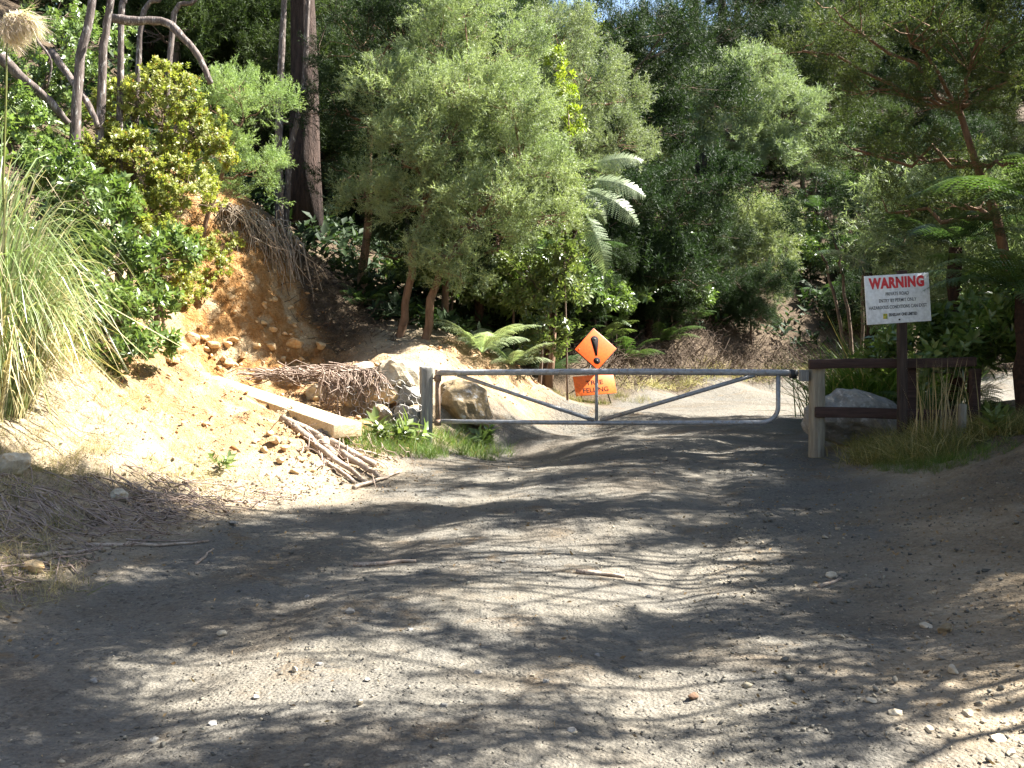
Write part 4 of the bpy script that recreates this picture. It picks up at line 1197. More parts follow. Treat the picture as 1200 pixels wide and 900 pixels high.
# toetoe grass
def toetoe(name, loc, nb, L, label, w=.016, droop=.6, base_r=.5):
    root = empty(name, loc); tag(root, label, 'grass clump')
    V, T = [], []
    A_ = rng.uniform(0, 2 * math.pi, nb); R0 = base_r * np.sqrt(rng.uniform(0, 1, nb)); OX, OY = R0 * np.cos(A_), R0 * np.sin(A_)
    Z0 = hgt(loc[0] + OX, loc[1] + OY) - loc[2] - .05
    for k in range(nb):
        a = A_[k] + rng.normal(0, .5); out = np.array([math.cos(a), math.sin(a), 0]); s = unit(np.array([-math.sin(a), math.cos(a), 0]) + rng.normal(0, .3, 3))
        f = R0[k] / base_r
        ln = L * rng.uniform(.45, 1.1) * (1 - .3 * f); lean = rng.uniform(.0, .12) + .3 * f * rng.uniform(.4, 1); cur = rng.uniform(.35, 1.05) * (1 + .5 * droop)
        ts = np.linspace(0, 1, 8); o = len(V); w_ = w * rng.uniform(.6, 1.2)
        for i, t in enumerate(ts):
            ht = ln * (t - 0.7 * cur * t ** 2.8); rr = ln * (lean * .7 * t + .17 * cur * t ** 2.2)
            c = out * rr + np.array([OX[k], OY[k], Z0[k] + ht]); ww = w_ * (.55 + .9 * t if t < .4 else 1) * (1 - t ** 2.5) + .001
            V += [c - s * ww / 2, c + s * ww / 2]
        for i in range(7): T += [(o + 2 * i, o + 2 * i + 1, o + 2 * i + 3), (o + 2 * i, o + 2 * i + 3, o + 2 * i + 2)]
    MB().add(V, T).build('leaves', M['toetoe'], root)
    V, T = [], []
    for k in range(nb // 5):
        a = rng.uniform(0, 2 * math.pi); out = np.array([math.cos(a), math.sin(a), 0]); s = unit(np.array([-math.sin(a), math.cos(a), 0]) + rng.normal(0, .5, 3))
        r0 = base_r * math.sqrt(rng.uniform(.2, 1.2)); z0 = H(loc[0] + out[0] * r0, loc[1] + out[1] * r0) - loc[2]
        ln = L * rng.uniform(.25, .6); kink = rng.uniform(.3, .7); o = len(V); d1 = unit(out * rng.uniform(.1, .5) + np.array([0, 0, 1])); d2 = unit(out * rng.uniform(.3, .9) + rng.normal(0, .25, 3) - np.array([0, 0, .9]))
        for i, t in enumerate((0, .25, .5, .75, 1)):
            c = out * r0 + np.array([0, 0, z0]) + d1 * ln * min(t, kink) + d2 * ln * max(0, t - kink)
            ww = w * .8 * (1 - t ** 3) + .001
            V += [c - s * ww / 2, c + s * ww / 2]
        for i in range(4): T += [(o + 2 * i, o + 2 * i + 1, o + 2 * i + 3), (o + 2 * i, o + 2 * i + 3, o + 2 * i + 2)]
    MB().add(V, T).build('dead_leaves', M['grass_dry'], root)
    return root
q = base_at(-22, 9.3)
tt = toetoe('toetoe_grass', q, 1500, 3.9, 'tall arching toetoe grass with a pink plume at the far left', droop=.42, base_r=.42)
sb = MB(); sp_ = W(8, 40, 8.9) - q; sb.tube(path(np.array([.3, -.2, 0]), sp_, 8, .008), np.linspace(.014, .007, 8), 6); sb.build('stalk', M['grass_dry'], tt, True)
pl = MB(); nn_ = 2600
t = rng.uniform(0, 1, nn_); base = sp_ + np.stack([.26 * t * t - .03 * t, -.05 * t, .42 * t - .30 * t * t], 1)
dd = unit(np.stack([rng.normal(.5, .28, nn_), rng.normal(0, .3, nn_), rng.normal(-.65, .3, nn_)], 1))
lv = np.array([[-.016, 0, 0], [.016, 0, 0], [0.0, 1, .0]]), np.array([[0, 1, 2]])
inst(pl, lv, base + rng.normal(0, .02, (nn_, 3)), dd, rng.uniform(.1, .26, nn_)); pl.build('plume', M['plume'], tt)
q = base_at(30, 10.2)
toetoe('toetoe_grass', q, 240, 1.9, 'smaller toetoe clump drooping over the bank beside the leafy shrub')

# ------------------------------------------------------------------ trees and shrubs in the photo
def kan(name, px, D, lst, leaf, bark, label, cat='tree', stems=None, group=None, **kw):
    b_ = base_at(px, D)
    lb_ = lobes_px(b_, lst)
    st_ = None
    if stems:
        st_ = [[(W(*p) - b_ if i else np.array([W(*p)[0] - b_[0], W(*p)[1] - b_[1], H(W(*p)[0], W(*p)[1]) - b_[2] - .25])) for i, p in enumerate(s_)] for s_ in stems]
    return plant(name, b_, lb_, leaf, bark, kw.pop('tm', SPRAYS), label, cat, stems=st_, group=group, **kw)

kan('kanuka_tree', 485, 18.2, [(530, 300, 17.9, 44, .5), (470, 190, 18.0, 46, .5), (600, 130, 18.2, 52, .55), (585, 230, 17.7, 50, .5), (545, 20, 19.0, 44, .6), (640, 205, 18.3, 40, .55), (520, 110, 17.9, 50, .5), (560, 120, 18.8, 68, .78), (500, 165, 18.4, 61, .78), (605, 195, 18.6, 67, .78), (455, 110, 18.8, 51, .78), (640, 265, 18.6, 43, .78), (565, 265, 18.0, 56, .78), (490, 240, 18.2, 48, .78), (590, 60, 19.3, 49, .78), (520, 55, 19.3, 49, .78), (428, 230, 18.8, 34, .78), (540, 325, 18.0, 29, .78)],
    M['kanuka'], M['bark_brown'], 'large bushy kanuka with two brown stems behind the boulder wall', low=-.42, inner=.55, jitter=.42, dens=4.0, n_spray=7, size=.42, stem_r=.078,
    stems=[[(468, 420, 18.2), (485, 300, 18.2), (520, 180, 18.5), (550, 110, 18.8)], [(496, 428, 18.0), (515, 320, 18.0), (570, 240, 18.3), (610, 190, 18.6)]], twigs=.7)
kan('kanuka_tree', 640, 21.7, [(690, 95, 21.4, 46), (655, 55, 21.4, 50), (722, 170, 21.4, 40), (640, 130, 21.4, 55), (735, 120, 21.9, 28), (670, 190, 21.2, 48)],
    M['kanuka_grey'], M['bark_brown'], 'tall grey green kanuka behind the bushy one, above the hanging fern fronds', dens=4.2, n_spray=7, size=.42, stem_r=.1)
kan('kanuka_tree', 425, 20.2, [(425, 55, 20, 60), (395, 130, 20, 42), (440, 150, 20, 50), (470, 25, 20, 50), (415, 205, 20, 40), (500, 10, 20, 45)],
    M['kanuka_shaded'], M['bark_brown'], 'dark kanuka between the thick pine trunk and the bushy kanuka', dens=3.6, n_spray=6, size=.42, stem_r=.1)
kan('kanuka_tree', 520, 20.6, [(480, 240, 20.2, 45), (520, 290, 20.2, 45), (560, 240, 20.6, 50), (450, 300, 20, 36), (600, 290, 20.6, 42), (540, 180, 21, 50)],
    M['kanuka_shaded'], M['bark_brown'], 'shaded kanuka directly behind the bushy two stemmed one', dens=3.2, n_spray=6, size=.42, stem_r=.09)
kan('kanuka_tree', 872, 38, [(880, 105, 38, 50), (840, 125, 38, 42), (920, 140, 38, 45), (955, 190, 37.5, 34), (860, 165, 37.5, 42), (905, 185, 37.5, 38), (820, 105, 38.5, 25)],
    M['kanuka_grey'], M['twig'], 'broad sunlit kanuka crown high on the slope behind the road', low=-.35, jitter=.4, dens=1.9, n_spray=7, size=.66, stem_r=.12, tm=SPRAYS_FAR)
kan('kanuka_shrub', 876, 32.4, [(878, 268, 32, 38), (848, 312, 32, 34), (895, 305, 32, 36), (885, 345, 32, 28), (915, 268, 32, 24), (860, 285, 32.3, 32)],
    M['kanuka'], M['twig'], 'dense rounded kanuka shrub on top of the back bank', 'shrub', low=-.35, jitter=.4, dens=2.7, n_spray=7, size=.55, stem_r=.08, tm=SPRAYS_FAR)
kan('manuka_sapling', 245, 16.9, [(282, 112, 16.9, 46, .55), (322, 118, 16.9, 30, .5), (245, 128, 16.9, 30, .6), (290, 203, 16.9, 40, .5), (255, 208, 16.9, 28, .6), (315, 192, 16.9, 20, .5), (265, 165, 16.9, 22)],
    M['sapling'], M['bark_brown'], 'bright green feathery sapling leaning over the orange cut', 'sapling', dens=6.5, n_spray=7, size=.3, stem_r=.05,
    stems=[[(232, 250, 16.9), (262, 195, 16.9), (285, 140, 16.9)]])
kan('coprosma_shrub', 190, 13.8, [(190, 115, 13.8, 48), (228, 155, 14, 42), (160, 195, 13.6, 52), (215, 225, 13.6, 46), (182, 285, 13.2, 40), (140, 125, 13.8, 34), (225, 290, 14, 28), (165, 250, 13.3, 40), (250, 180, 14.2, 30), (130, 180, 13.3, 40), (205, 330, 13.6, 30)],
    M['broad_yellow'], M['twig'], 'yellowish small leaved shrub on the bank below the leaning stems', 'shrub', dens=24, n_spray=9, size=.11, stem_r=.03, tm=CLUST_SMALL, part='foliage', stem_part='stem', inner=.5)
kan('broadleaf_shrub', 115, 12.0, [(108, 240, 12, 46), (140, 300, 11.8, 46), (120, 365, 11.4, 42), (152, 405, 11.4, 26), (70, 205, 12.2, 40), (95, 300, 11.8, 40), (170, 350, 12, 34), (180, 400, 11.9, 22), (60, 280, 11.8, 40), (110, 430, 11.2, 22), (200, 300, 12.4, 30)],
    M['broad_green'], M['twig'], 'glossy green leafy shrub behind the toetoe grass', 'shrub', dens=17, n_spray=7, size=.17, stem_r=.03, tm=CLUST_BIG, part='foliage', stem_part='stem', inner=.5)
kan('low_shrub', 215, 16.6, [(225, 340, 16.4, 26), (200, 355, 16, 26), (250, 310, 16.8, 24), (200, 310, 16.4, 26), (265, 285, 17.2, 18)],
    M['broad_yellow'], M['twig'], 'small pale shrub growing on the face of the clay bank', 'shrub', dens=16, n_spray=6, size=.12, stem_r=.02, tm=CLUST_SMALL, part='foliage', stem_part='stem', inner=.4)
kan('broadleaf_shrub', 630, 19.6, [(630, 350, 19.4, 34), (655, 320, 19.6, 30), (612, 320, 19.5, 28), (640, 385, 19.2, 28), (660, 280, 20, 26), (640, 410, 19.2, 20), (664, 340, 19.2, 26), (648, 400, 19.2, 22), (670, 300, 19.2, 22)],
    M['broad_pale'], M['twig'], 'pale leafy shrub under the right side of the bushy kanuka', 'shrub', dens=6, n_spray=6, size=.22, stem_r=.04, tm=CLUST_BIG, part='foliage', stem_part='stem')
kan('climbing_vine', 665, 19.6, [(652, 75, 19.7, 14, 1.4), (660, 105, 19.6, 15, 1.4), (672, 130, 19.6, 13, 1.3), (676, 155, 19.6, 10, 1.2)],
    M['vine'], M['twig'], 'yellow green vine climbing the grey green kanuka', 'vine', dens=12, n_spray=5, size=.16, stem_r=.02, tm=CLUST_BIG, part='foliage', stem_part='stem')
kan('broadleaf_shrub', 815, 31.5, [(812, 318, 31.2, 20), (800, 325, 31.2, 14), (825, 300, 31.4, 13)],
    M['broad_green'], M['twig'], 'fresh green leafy shrub left of the rounded kanuka shrub', 'shrub', dens=5, n_spray=6, size=.3, stem_r=.04, tm=CLUST_BIG, part='foliage', stem_part='stem')
kan('broadleaf_shrub', 720, 42, [(725, 60, 44, 18), (715, 40, 44, 12), (700, 35, 44, 10)],
    M['broad_yellow'], M['twig'], 'yellow autumn coloured shrub high among the dark trees', 'shrub', dens=3, n_spray=6, size=.4, stem_r=.05, tm=CLUST_BIG, part='foliage', stem_part='stem')
kan('broadleaf_shrub', 15, 12.6, [(15, 150, 12.6, 46), (-15, 200, 12.4, 46), (40, 190, 12.7, 36), (0, 110, 13, 40)],
    M['broad_pale'], M['twig'], 'pale leafy shrub at the left edge above the toetoe grass', 'shrub', dens=12, n_spray=7, size=.15, stem_r=.03, tm=CLUST_SMALL, part='foliage', stem_part='stem')
kan('broadleaf_shrub', 40, 17.0, [(60, 60, 17, 50), (20, 100, 17, 45), (90, 110, 17.2, 45), (40, 150, 16.8, 40), (110, 50, 17.6, 45), (70, 20, 17.6, 40)],
    M['broad_pale'], M['twig'], 'sunlit leafy bush behind the leaning stems at the upper left', 'shrub', dens=5, n_spray=6, size=.2, stem_r=.05, tm=CLUST_SMALL, part='foliage', stem_part='stem')

for px_, D_, n_, lab_ in ((447, 13.1, 7, 'leafy green weed in the grass between the beam end and the wall'), (470, 13.4, 6, 'leafy weed at the foot of the wire netting'), (568, 15.0, 6, 'pale leafy weed against the boulder behind the gate'), (1175, 10.9, 6, 'bright leaved weed on the shaded right verge'), (262, 10.2, 3, 'tiny green seedling at the foot of the sunny bank')):
    q = base_at(px_, D_); mb = MB()
    inst(mb, cluster_tmpl(14, .5, .2, .8), q + rng.normal(0, .07, (n_, 3)) * (1, 1, 0), np.stack([rng.normal(0, .4, n_), rng.normal(-.2, .4, n_), np.ones(n_)], 1), rng.uniform(.18, .42, n_) * (n_ / 6) ** .7)
    tag(mb.build('weed_shrub', M['broad_pale']), lab_, 'weed')

# leaning stems at the upper left with crowns above the frame
def stem_tree(px, D, poly, r, label, leaf=None, crown=None, name='kanuka_tree'):
    b_ = base_at(px, D); root = empty(name, b_); tag(root, label, 'tree')
    tb = MB(); P = [W(*p) - b_ for p in poly]
    P[0][2] = H(b_[0] + P[0][0], b_[1] + P[0][1]) - b_[2] - .2
    pts = spline(P, 5, .004)
    tb.tube(pts, np.linspace(r, r * .6, len(pts)), 9, True, .06)
    if crown:
        mb, bases = crown_mesh(lobes_px(b_, crown), SPRAYS, 2.2, 6, .45)
        mb.build('crown', leaf, root)
        for c, p, d in bases:
            tb.tube(path(pts[-1], c, 5, .04), np.linspace(r * .5, r * .2, 5), 5, False)
            for q_ in p[::4]: tb.tube(path(c, q_, 3, .05), [r * .16, .01, .005], 3, False)
    tb.build('trunk', M['bark_grey'], root, True)
    return root
stem_tree(82, 13, [(82, 175, 13), (92, 90, 13), (108, 0, 13), (118, -120, 13)], .07, 'leaning grey trunk furthest left of the upper left group', M['kanuka'], [(110, -230, 13.5, 70), (60, -200, 13.5, 60), (160, -180, 13.5, 60)])
stem_tree(112, 13.2, [(112, 160, 13.2), (120, 80, 13.2), (130, 0, 13.2), (140, -120, 13.2)], .062, 'second grey trunk, rising behind the yellowish shrub', M['kanuka'], [(150, -200, 14, 60), (200, -170, 14, 55)])
stem_tree(138, 13.5, [(138, 130, 13.5), (142, 40, 13.5), (147, -10, 13.5), (150, -120, 13.5)], .05, 'slim pale trunk right beside the second grey trunk', M['kanuka'], [(170, -150, 14.2, 50)])
stem_tree(150, 14, [(150, 110, 14), (165, 40, 14), (190, -5, 14), (205, -80, 14)], .045, 'thin forked trunk leaning right over the shrub', M['kanuka'], [(225, -130, 14.2, 50)])
stem_tree(182, 14.2, [(182, 90, 14.2), (200, 45, 14.2), (228, 0, 14.2), (250, -60, 14.2)], .045, 'thin trunk leaning furthest right at the upper left', M['kanuka'], [(270, -110, 14.5, 50)])
for pts_, r, lab in (([(0, 65, 12.6), (30, 95, 12.7), (60, 120, 12.8), (80, 145, 12.9)], .07, 'thick broken limb lying diagonally between the leftmost trunks'), ([(60, 60, 13.3), (85, 95, 13.2), (105, 125, 13.1), (115, 150, 13.1)], .055, 'pale dead limb crossing behind the leftmost trunk'),
                     ([(133, 22, 13), (165, 25, 13), (195, 26, 13), (215, 45, 12.9), (235, 70, 12.9), (247, 98, 12.9)], .06, 'broken branch bent down at its end in front of the dark trees'), ([(42, 25, 12.4), (45, 48, 12.4), (60, 72, 12.4), (55, 105, 12.5)], .018, 'thin white twig dangling from the upper left')):
    P = [W(*p) for p in pts_]; o0 = P[0]
    pts = spline(P, 4, .008)
    m = MB(); m.tube(pts - o0, np.linspace(r, r * .6, len(pts)), 8, True, .08)
    o = m.build('dead_limb', M['bark_grey'], None, True); o.location = o0; tag(o, lab, 'branch')

# big pine trunk and slim trunks beside it
def pine(name, loc, hgt_, r, label, leaf_from, n_wh, blen, size, bark=None, cat='tree', dens=9, tm=NEEDLES):
    root = empty(name, loc); tag(root, label, cat)
    tb = MB(); z = np.linspace(-.4, hgt_, 12)
    pts = np.stack([.02 * np.sin(z * .7) * z * .2, .02 * np.cos(z * .5) * z * .1, z], 1)
    rr = r * (1 - .85 * np.clip(z, 0, None) / hgt_); rr[0] = r * 1.35; rr[1] = r * 1.0
    tb.tube(pts, rr, 12, True, .06)
    cb = MB(); PP, DD, SS = [], [], []
    for k in range(n_wh):
        zz = leaf_from + (hgt_ - leaf_from) * (k + rng.uniform(0, .6)) / n_wh
        f = 1 - (zz - leaf_from) / (hgt_ - leaf_from) * .8
        nbr = 5
        for j in range(nbr):
            a = rng.uniform(0, 2 * math.pi); d = np.array([math.cos(a), math.sin(a), rng.uniform(-.15, .35)])
            L = blen * f * rng.uniform(.6, 1.1)
            p0 = np.array([np.interp(zz, z, pts[:, 0]), np.interp(zz, z, pts[:, 1]), zz]); p1 = p0 + d * L
            pp = path(p0, p1, 6, .03, -.05); tb.tube(pp, np.linspace(r * .16, .012, 6), 4, False)
            m = int(dens * L)
            t = rng.uniform(.3, 1, m)
            q_ = np.stack([np.interp(t, np.linspace(0, 1, 6), pp[:, i]) for i in range(3)], 1) + rng.normal(0, .16 * L * .5, (m, 3))
            PP.append(q_); DD.append(unit(unit(d) * .7 + np.array([0, 0, .3]) + rng.normal(0, .5, (m, 3)))); SS.append(size * rng.uniform(.7, 1.3, m))
    PP, DD, SS = np.concatenate(PP), np.concatenate(DD), np.concatenate(SS)
    pick = rng.integers(0, len(tm), len(PP))
    for i, t in enumerate(tm):
        k = pick == i; inst(cb, t, PP[k], DD[k], SS[k])
    cb.build('crown', M['pine'], root); tb.build('trunk', bark or M['bark_pine'], root, True)
    return root
q = base_at(356, 22)
pine('pine_tree', q, 20, .34, 'massive dark pine trunk rising behind the orange cut', 8.5, 9, 4.0, .5)
for px, D, poly, r, lab in ((327, 19.6, [(327, 255, 19.6), (327, 150, 19.6), (330, 60, 19.6), (336, -60, 19.6)], .085, 'slim grey trunk standing just left of the massive pine'), (336, 19.8, [(334, 250, 19.8), (340, 180, 19.8), (356, 100, 19.8), (362, -20, 19.8)], .07, 'slanting brown trunk crossing in front of the massive pine')):
    stem_tree(px, D, poly, r, lab, M['kanuka_shaded'], [(poly[-1][0] + 20, -90, D, 60), (poly[-1][0] - 50, -70, D + .5, 50)])

# ferns
def frond_mesh(name, L, mat, pairs=24, arch=.35, droop=.75, wd=.235, pin_w=.05):
    V, T = [], []
    ts = np.linspace(0, 1, 14)
    C = np.stack([0 * ts, L * (ts - .12 * droop * ts ** 2.5), L * (arch * ts - droop * .62 * ts ** 2.2)], 1)
    def cp(t): return np.array([np.interp(t, ts, C[:, i]) for i in range(3)])
    for i in range(13):                                         # rachis ribbon
        o = len(V); w0, w1 = .012 * L * (1 - ts[i] * .8), .012 * L * (1 - ts[i + 1] * .8)
        V += [C[i] + (-w0, 0, 0), C[i] + (w0, 0, 0), C[i + 1] + (w1, 0, 0), C[i + 1] + (-w1, 0, 0)]
        T += [(o, o + 1, o + 2), (o, o + 2, o + 3)]
    for k in range(pairs):
        t = .12 + .87 * (k + .5) / pairs
        p = cp(t); tg = unit(cp(min(1, t + .03)) - cp(t - .03)); n = np.cross([1.0, 0, 0], tg)
        pl_ = L * wd * (math.sin(math.pi * min(1, (t * .92 + .05))) ** .8) * (1 - .25 * t)
        for s in (-1, 1):
            d = unit(np.array([s * 1.0, 0, 0]) + tg * .35 - n * .0 + np.array([0, 0, -.22]) + rng.normal(0, .06, 3))
            nl = 8; wl = L * pin_w * (1 - .4 * t)
            for j in range(nl):
                u = (j + .6) / nl
                b_ = p + d * pl_ * u + np.array([0, 0, -.18 * pl_ * u * u]); ll = wl * (1 - .75 * u) * rng.uniform(.85, 1.15)
                ww = pl_ / nl * .46
                for e in (-1, 1):
                    dd = unit(tg * e + d * .45); o = len(V)
                    V += [b_ - d * ww, b_ + d * ww, b_ + dd * ll]
                    T.append((o, o + 1, o + 2))
    return MB().add(V, T).mesh(name, mat)
FR = {k: [frond_mesh('frond', 1.0, M[k], 24, a, dr) for a, dr in ((.5, .7), (.35, .8), (.6, .85))] for k in ('fern', 'fern_bright', 'fern_dark', 'fern_white')}
R_ = math.radians
def fern(name, loc, n, L, kind, label, trunk=0.0, group=None, az=None, pitch=(0, .35), lean=(0, 0), fronds=None, cat='fern', rtr=.09):
    root = empty(name, loc); tag(root, label, cat, group)
    top = np.array([0, 0, trunk]); foot = np.array([lean[0], lean[1], H(loc[0] + lean[0], loc[1] + lean[1]) - loc[2] - .3])
    if trunk > .15:
        MB().tube(path(foot, top, 7, .015), np.linspace(rtr * 1.25, rtr, 7), 9, True, .12).build('trunk', M['fern_trunk'], root)
    for fd in (fronds or []):
        y_ = unit(np.array([math.cos(R_(fd[0])), -.25, math.sin(R_(fd[0]))])); z_ = np.array([0, -.85, .55]); z_ = unit(z_ - y_ * np.dot(z_, y_)); x_ = np.cross(y_, z_)
        o = bpy.data.objects.new('frond', FR[kind][1]); COL.objects.link(o); o.parent = root
        mt = Matrix(((x_[0], y_[0], z_[0], 0), (x_[1], y_[1], z_[1], 0), (x_[2], y_[2], z_[2], 0), (0, 0, 0, 1)))
        o.matrix_local = Matrix.Translation(Vector(top) + Vector((fd[2], -.1, fd[3]))) @ mt @ Matrix.Scale(fd[1], 4)
    for k in range(n):
        a = az[k] if az is not None else (k + rng.uniform(-.3, .3)) / n * 2 * math.pi
        o = bpy.data.objects.new('frond', FR[kind][k % 3]); COL.objects.link(o); o.parent = root
        o.location = top + np.array([0, 0, .02]); s_ = L * rng.uniform(.8, 1.12)
        o.scale = (s_, s_, s_); o.rotation_euler = (rng.uniform(*pitch), rng.normal(0, .12), a)
    return root
def fern_px(name, px, py, D, n, L, kind, label, group=None, **kw):
    """fern whose crown sits at this photo point; trunk reaches the ground"""
    c = W(px, py, D); g = H(c[0], c[1])
    if name == 'ground_fern': c[2] = g
    return fern(name, (c[0], c[1], g), n, L, kind, label, max(.05, c[2] - g), group, **kw)
fern_px('tree_fern', 682, 218, 19.5, 0, 1.3, 'fern_white', 'tree fern with pale drooping fronds hanging out from the grey green kanuka', cat='tree fern', rtr=.05, lean=(-.85, .6), fronds=[(12, 1.15, .1, .32), (-12, 1.3, .05, .1), (-30, 1.4, 0, -.05), (-46, 1.0, -.15, -.05), (-70, 1.35, .05, -.5), (-100, .9, -.15, -.1)])
fern_px('ground_fern', 565, 385, 18.2, 10, 1.25, 'fern_white', 'pale green fern below the bushy kanuka', cat='fern', pitch=(.1, .6))
fern_px('ground_fern', 600, 400, 18.6, 9, .9, 'fern_white', 'smaller pale fern beside the gate end of the clay mound', cat='fern', pitch=(.1, .6))
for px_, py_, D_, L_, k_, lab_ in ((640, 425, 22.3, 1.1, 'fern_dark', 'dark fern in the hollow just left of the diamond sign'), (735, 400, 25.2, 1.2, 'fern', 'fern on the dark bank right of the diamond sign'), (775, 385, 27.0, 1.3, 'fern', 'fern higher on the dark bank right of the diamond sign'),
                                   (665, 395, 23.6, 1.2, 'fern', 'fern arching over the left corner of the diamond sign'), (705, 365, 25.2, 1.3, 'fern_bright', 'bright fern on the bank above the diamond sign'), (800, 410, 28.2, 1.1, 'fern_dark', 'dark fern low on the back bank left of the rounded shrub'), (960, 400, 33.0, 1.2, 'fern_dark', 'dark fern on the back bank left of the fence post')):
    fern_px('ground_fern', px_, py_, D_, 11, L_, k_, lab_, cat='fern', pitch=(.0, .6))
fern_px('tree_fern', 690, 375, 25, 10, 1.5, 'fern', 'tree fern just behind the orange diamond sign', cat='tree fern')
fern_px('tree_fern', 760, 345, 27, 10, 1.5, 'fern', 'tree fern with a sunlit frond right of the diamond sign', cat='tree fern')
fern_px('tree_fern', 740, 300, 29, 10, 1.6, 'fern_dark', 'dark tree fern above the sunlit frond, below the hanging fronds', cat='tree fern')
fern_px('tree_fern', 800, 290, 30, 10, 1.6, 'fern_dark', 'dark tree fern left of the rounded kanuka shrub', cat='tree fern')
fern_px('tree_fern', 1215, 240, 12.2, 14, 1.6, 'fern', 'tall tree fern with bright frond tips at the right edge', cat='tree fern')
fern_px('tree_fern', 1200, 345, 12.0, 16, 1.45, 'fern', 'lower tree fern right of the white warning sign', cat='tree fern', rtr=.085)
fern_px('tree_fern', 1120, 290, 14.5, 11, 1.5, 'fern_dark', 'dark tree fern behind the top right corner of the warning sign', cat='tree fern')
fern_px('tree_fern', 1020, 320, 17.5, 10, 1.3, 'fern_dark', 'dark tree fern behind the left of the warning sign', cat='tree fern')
fern_px('ground_fern', 1150, 410, 13.6, 9, 1.0, 'fern', 'fern spreading behind the far end of the fence rail', cat='fern', pitch=(.1, .6))
fern_px('ground_fern', 1090, 430, 14.4, 9, 1.0, 'fern', 'fern filling the gap right of the sign post', cat='fern', pitch=(.1, .6))
fern_px('ground_fern', 430, 290, 19.6, 8, .9, 'fern', 'fern on the shady slope right of the pine trunk', cat='fern', pitch=(.1, .6))
fern_px('ground_fern', 335, 255, 18.9, 6, .5, 'fern_bright', 'small fern on the brink of the cut beside the slim trunk', cat='fern', pitch=(.1, .6))
fern_px('ground_fern', 30, 135, 13.4, 8, .9, 'fern_bright', 'yellow green fern under the thick broken limb', cat='fern', pitch=(.1, .6))
fern_px('ground_fern', 75, 80, 15.5, 8, 1.0, 'fern_bright', 'sunlit fern between the leaning trunks', cat='fern', pitch=(.1, .6))

# ------------------------------------------------------------------ stock trees copied through the forest
def stock(name, lobes, leaf, bark, tm, label, dens, ns, size, r, stems=None, **kw):
    o = plant(name, (0, 0, 0), [(np.array(c, float), np.array(rr, float)) for c, rr in lobes], leaf, bark, tm, label, 'tree', dens=dens, n_spray=ns, size=size, stem_r=r, stems=[[np.array(p, float) for p in s] for s in stems] if stems else None, **kw)
    return o
def rl(n, zc, zr, rad, r0):
    out = []
    for k in range(n):
        a = k * 2.4 + rng.uniform(-.4, .4); q_ = rad * math.sqrt((k + .5) / n)
        out.append(((q_ * math.cos(a), q_ * math.sin(a), zc + rng.uniform(-zr, zr)), (r0 * rng.uniform(.8, 1.2),) * 2 + (r0 * rng.uniform(.55, .8),)))
    return out
KA = stock('kanuka_tree', rl(13, 4.6, 2.2, 1.9, 1.15), M['kanuka_shaded'], M['twig'], SPRAYS_FAR, 'x', 1.5, 6, .68, .1, [[(0, 0, -.3), (.1, .05, 2.5), (.2, .1, 5.0)]])
KB = stock('kanuka_tree', rl(13, 4.0, 2.2, 1.9, 1.1), M['shaded_olive'], M['twig'], SPRAYS_FAR, 'x', 1.6, 6, .66, .1, [[(0, 0, -.3), (-.1, .05, 2.0), (-.1, .1, 4.5)], [(.2, 0, -.3), (.6, .2, 2.5), (.9, .3, 4)]])
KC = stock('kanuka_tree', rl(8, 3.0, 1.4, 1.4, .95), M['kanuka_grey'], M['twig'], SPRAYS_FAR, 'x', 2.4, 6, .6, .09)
KD = stock('kanuka_tree', rl(10, 2.6, 1.6, 1.6, 1.1), M['kanuka_shaded'], M['twig'], SPRAYS_FAR, 'x', 2.4, 6, .6, .09)
PA = pine('pine_tree', (0, 0, 0), 15, .26, 'x', 4.5, 11, 3.2, .62, dens=10)
PB = pine('pine_tree', (0, 0, 0), 18, .3, 'x', 7.5, 9, 3.6, .62, dens=9)
BS = plant('forest_shrub', (0, 0, 0), [(np.array(c, float), np.array(rr, float)) for c, rr in rl(6, 1.0, .5, .8, .65)], M['broad_green'], M['twig'], CLUST_BIG, 'x', 'shrub', dens=5, n_spray=6, size=.28, stem_r=.04, part='foliage', stem_part='stem')
FS = fern('tree_fern', (0, 0, 0), 10, 1.5, 'fern_dark', 'x', 1.6, cat='tree fern')
used = {id(s): False for s in (KA, KB, KC, KD, PA, PB, BS, FS)}
def put(src, x, y, s, label, group=None, sz=None):
    if not used[id(src)]:
        used[id(src)] = True
        src.location = (x, y, H(x, y) - .1); src.scale = (s, s, sz or s); src.rotation_euler = (0, 0, rng.uniform(0, 6.28)); src['label'] = label
        if group: src['group'] = group
        return src
    return place(src, x, y, s, rng.uniform(0, 6.28), label, group, sz)

# roadside trees on the right: their limbs hang over the road and make the dappled shade
def over_pt(px, py, h):
    D = ray_hit(px, py); x = (px - 600.0) / F_PX * D
    return np.array([x, D, H(x, D)]) + SUN * (h / SUN[2])
SHADE = """0 0 0 0 2 4 5 5 6 6 8 9
9 8 0 3 6 6 6 6 6 7 9 9
9 9 6 7 7 4 4 3 6 8 8 8
9 8 8 7 6 4 0 0 2 7 8 8
9 9 7 3 7 7 2 6 7 6 6 8
9 7 0 0 1 8 8 8 2 5 6 7
9 9 6 1 2 3 3 6 6 6 6 4
9 9 9 9 9 9 6 3 6 6 5 4"""
SH = [[int(v) for v in row.split()] for row in SHADE.split('\n')]
def shade_at(x, y):
    if y < 2.5: return 9
    px, py = 600 + x / y * F_PX, HOR + (EYE - H(x, y)) / y * F_PX
    if py < 500 or not 0 <= px < 1200: return 9
    return SH[min(7, int((py - 500) // 50))][int(px // 100)]
lobes_all = []
r_l = np.random.default_rng(23)
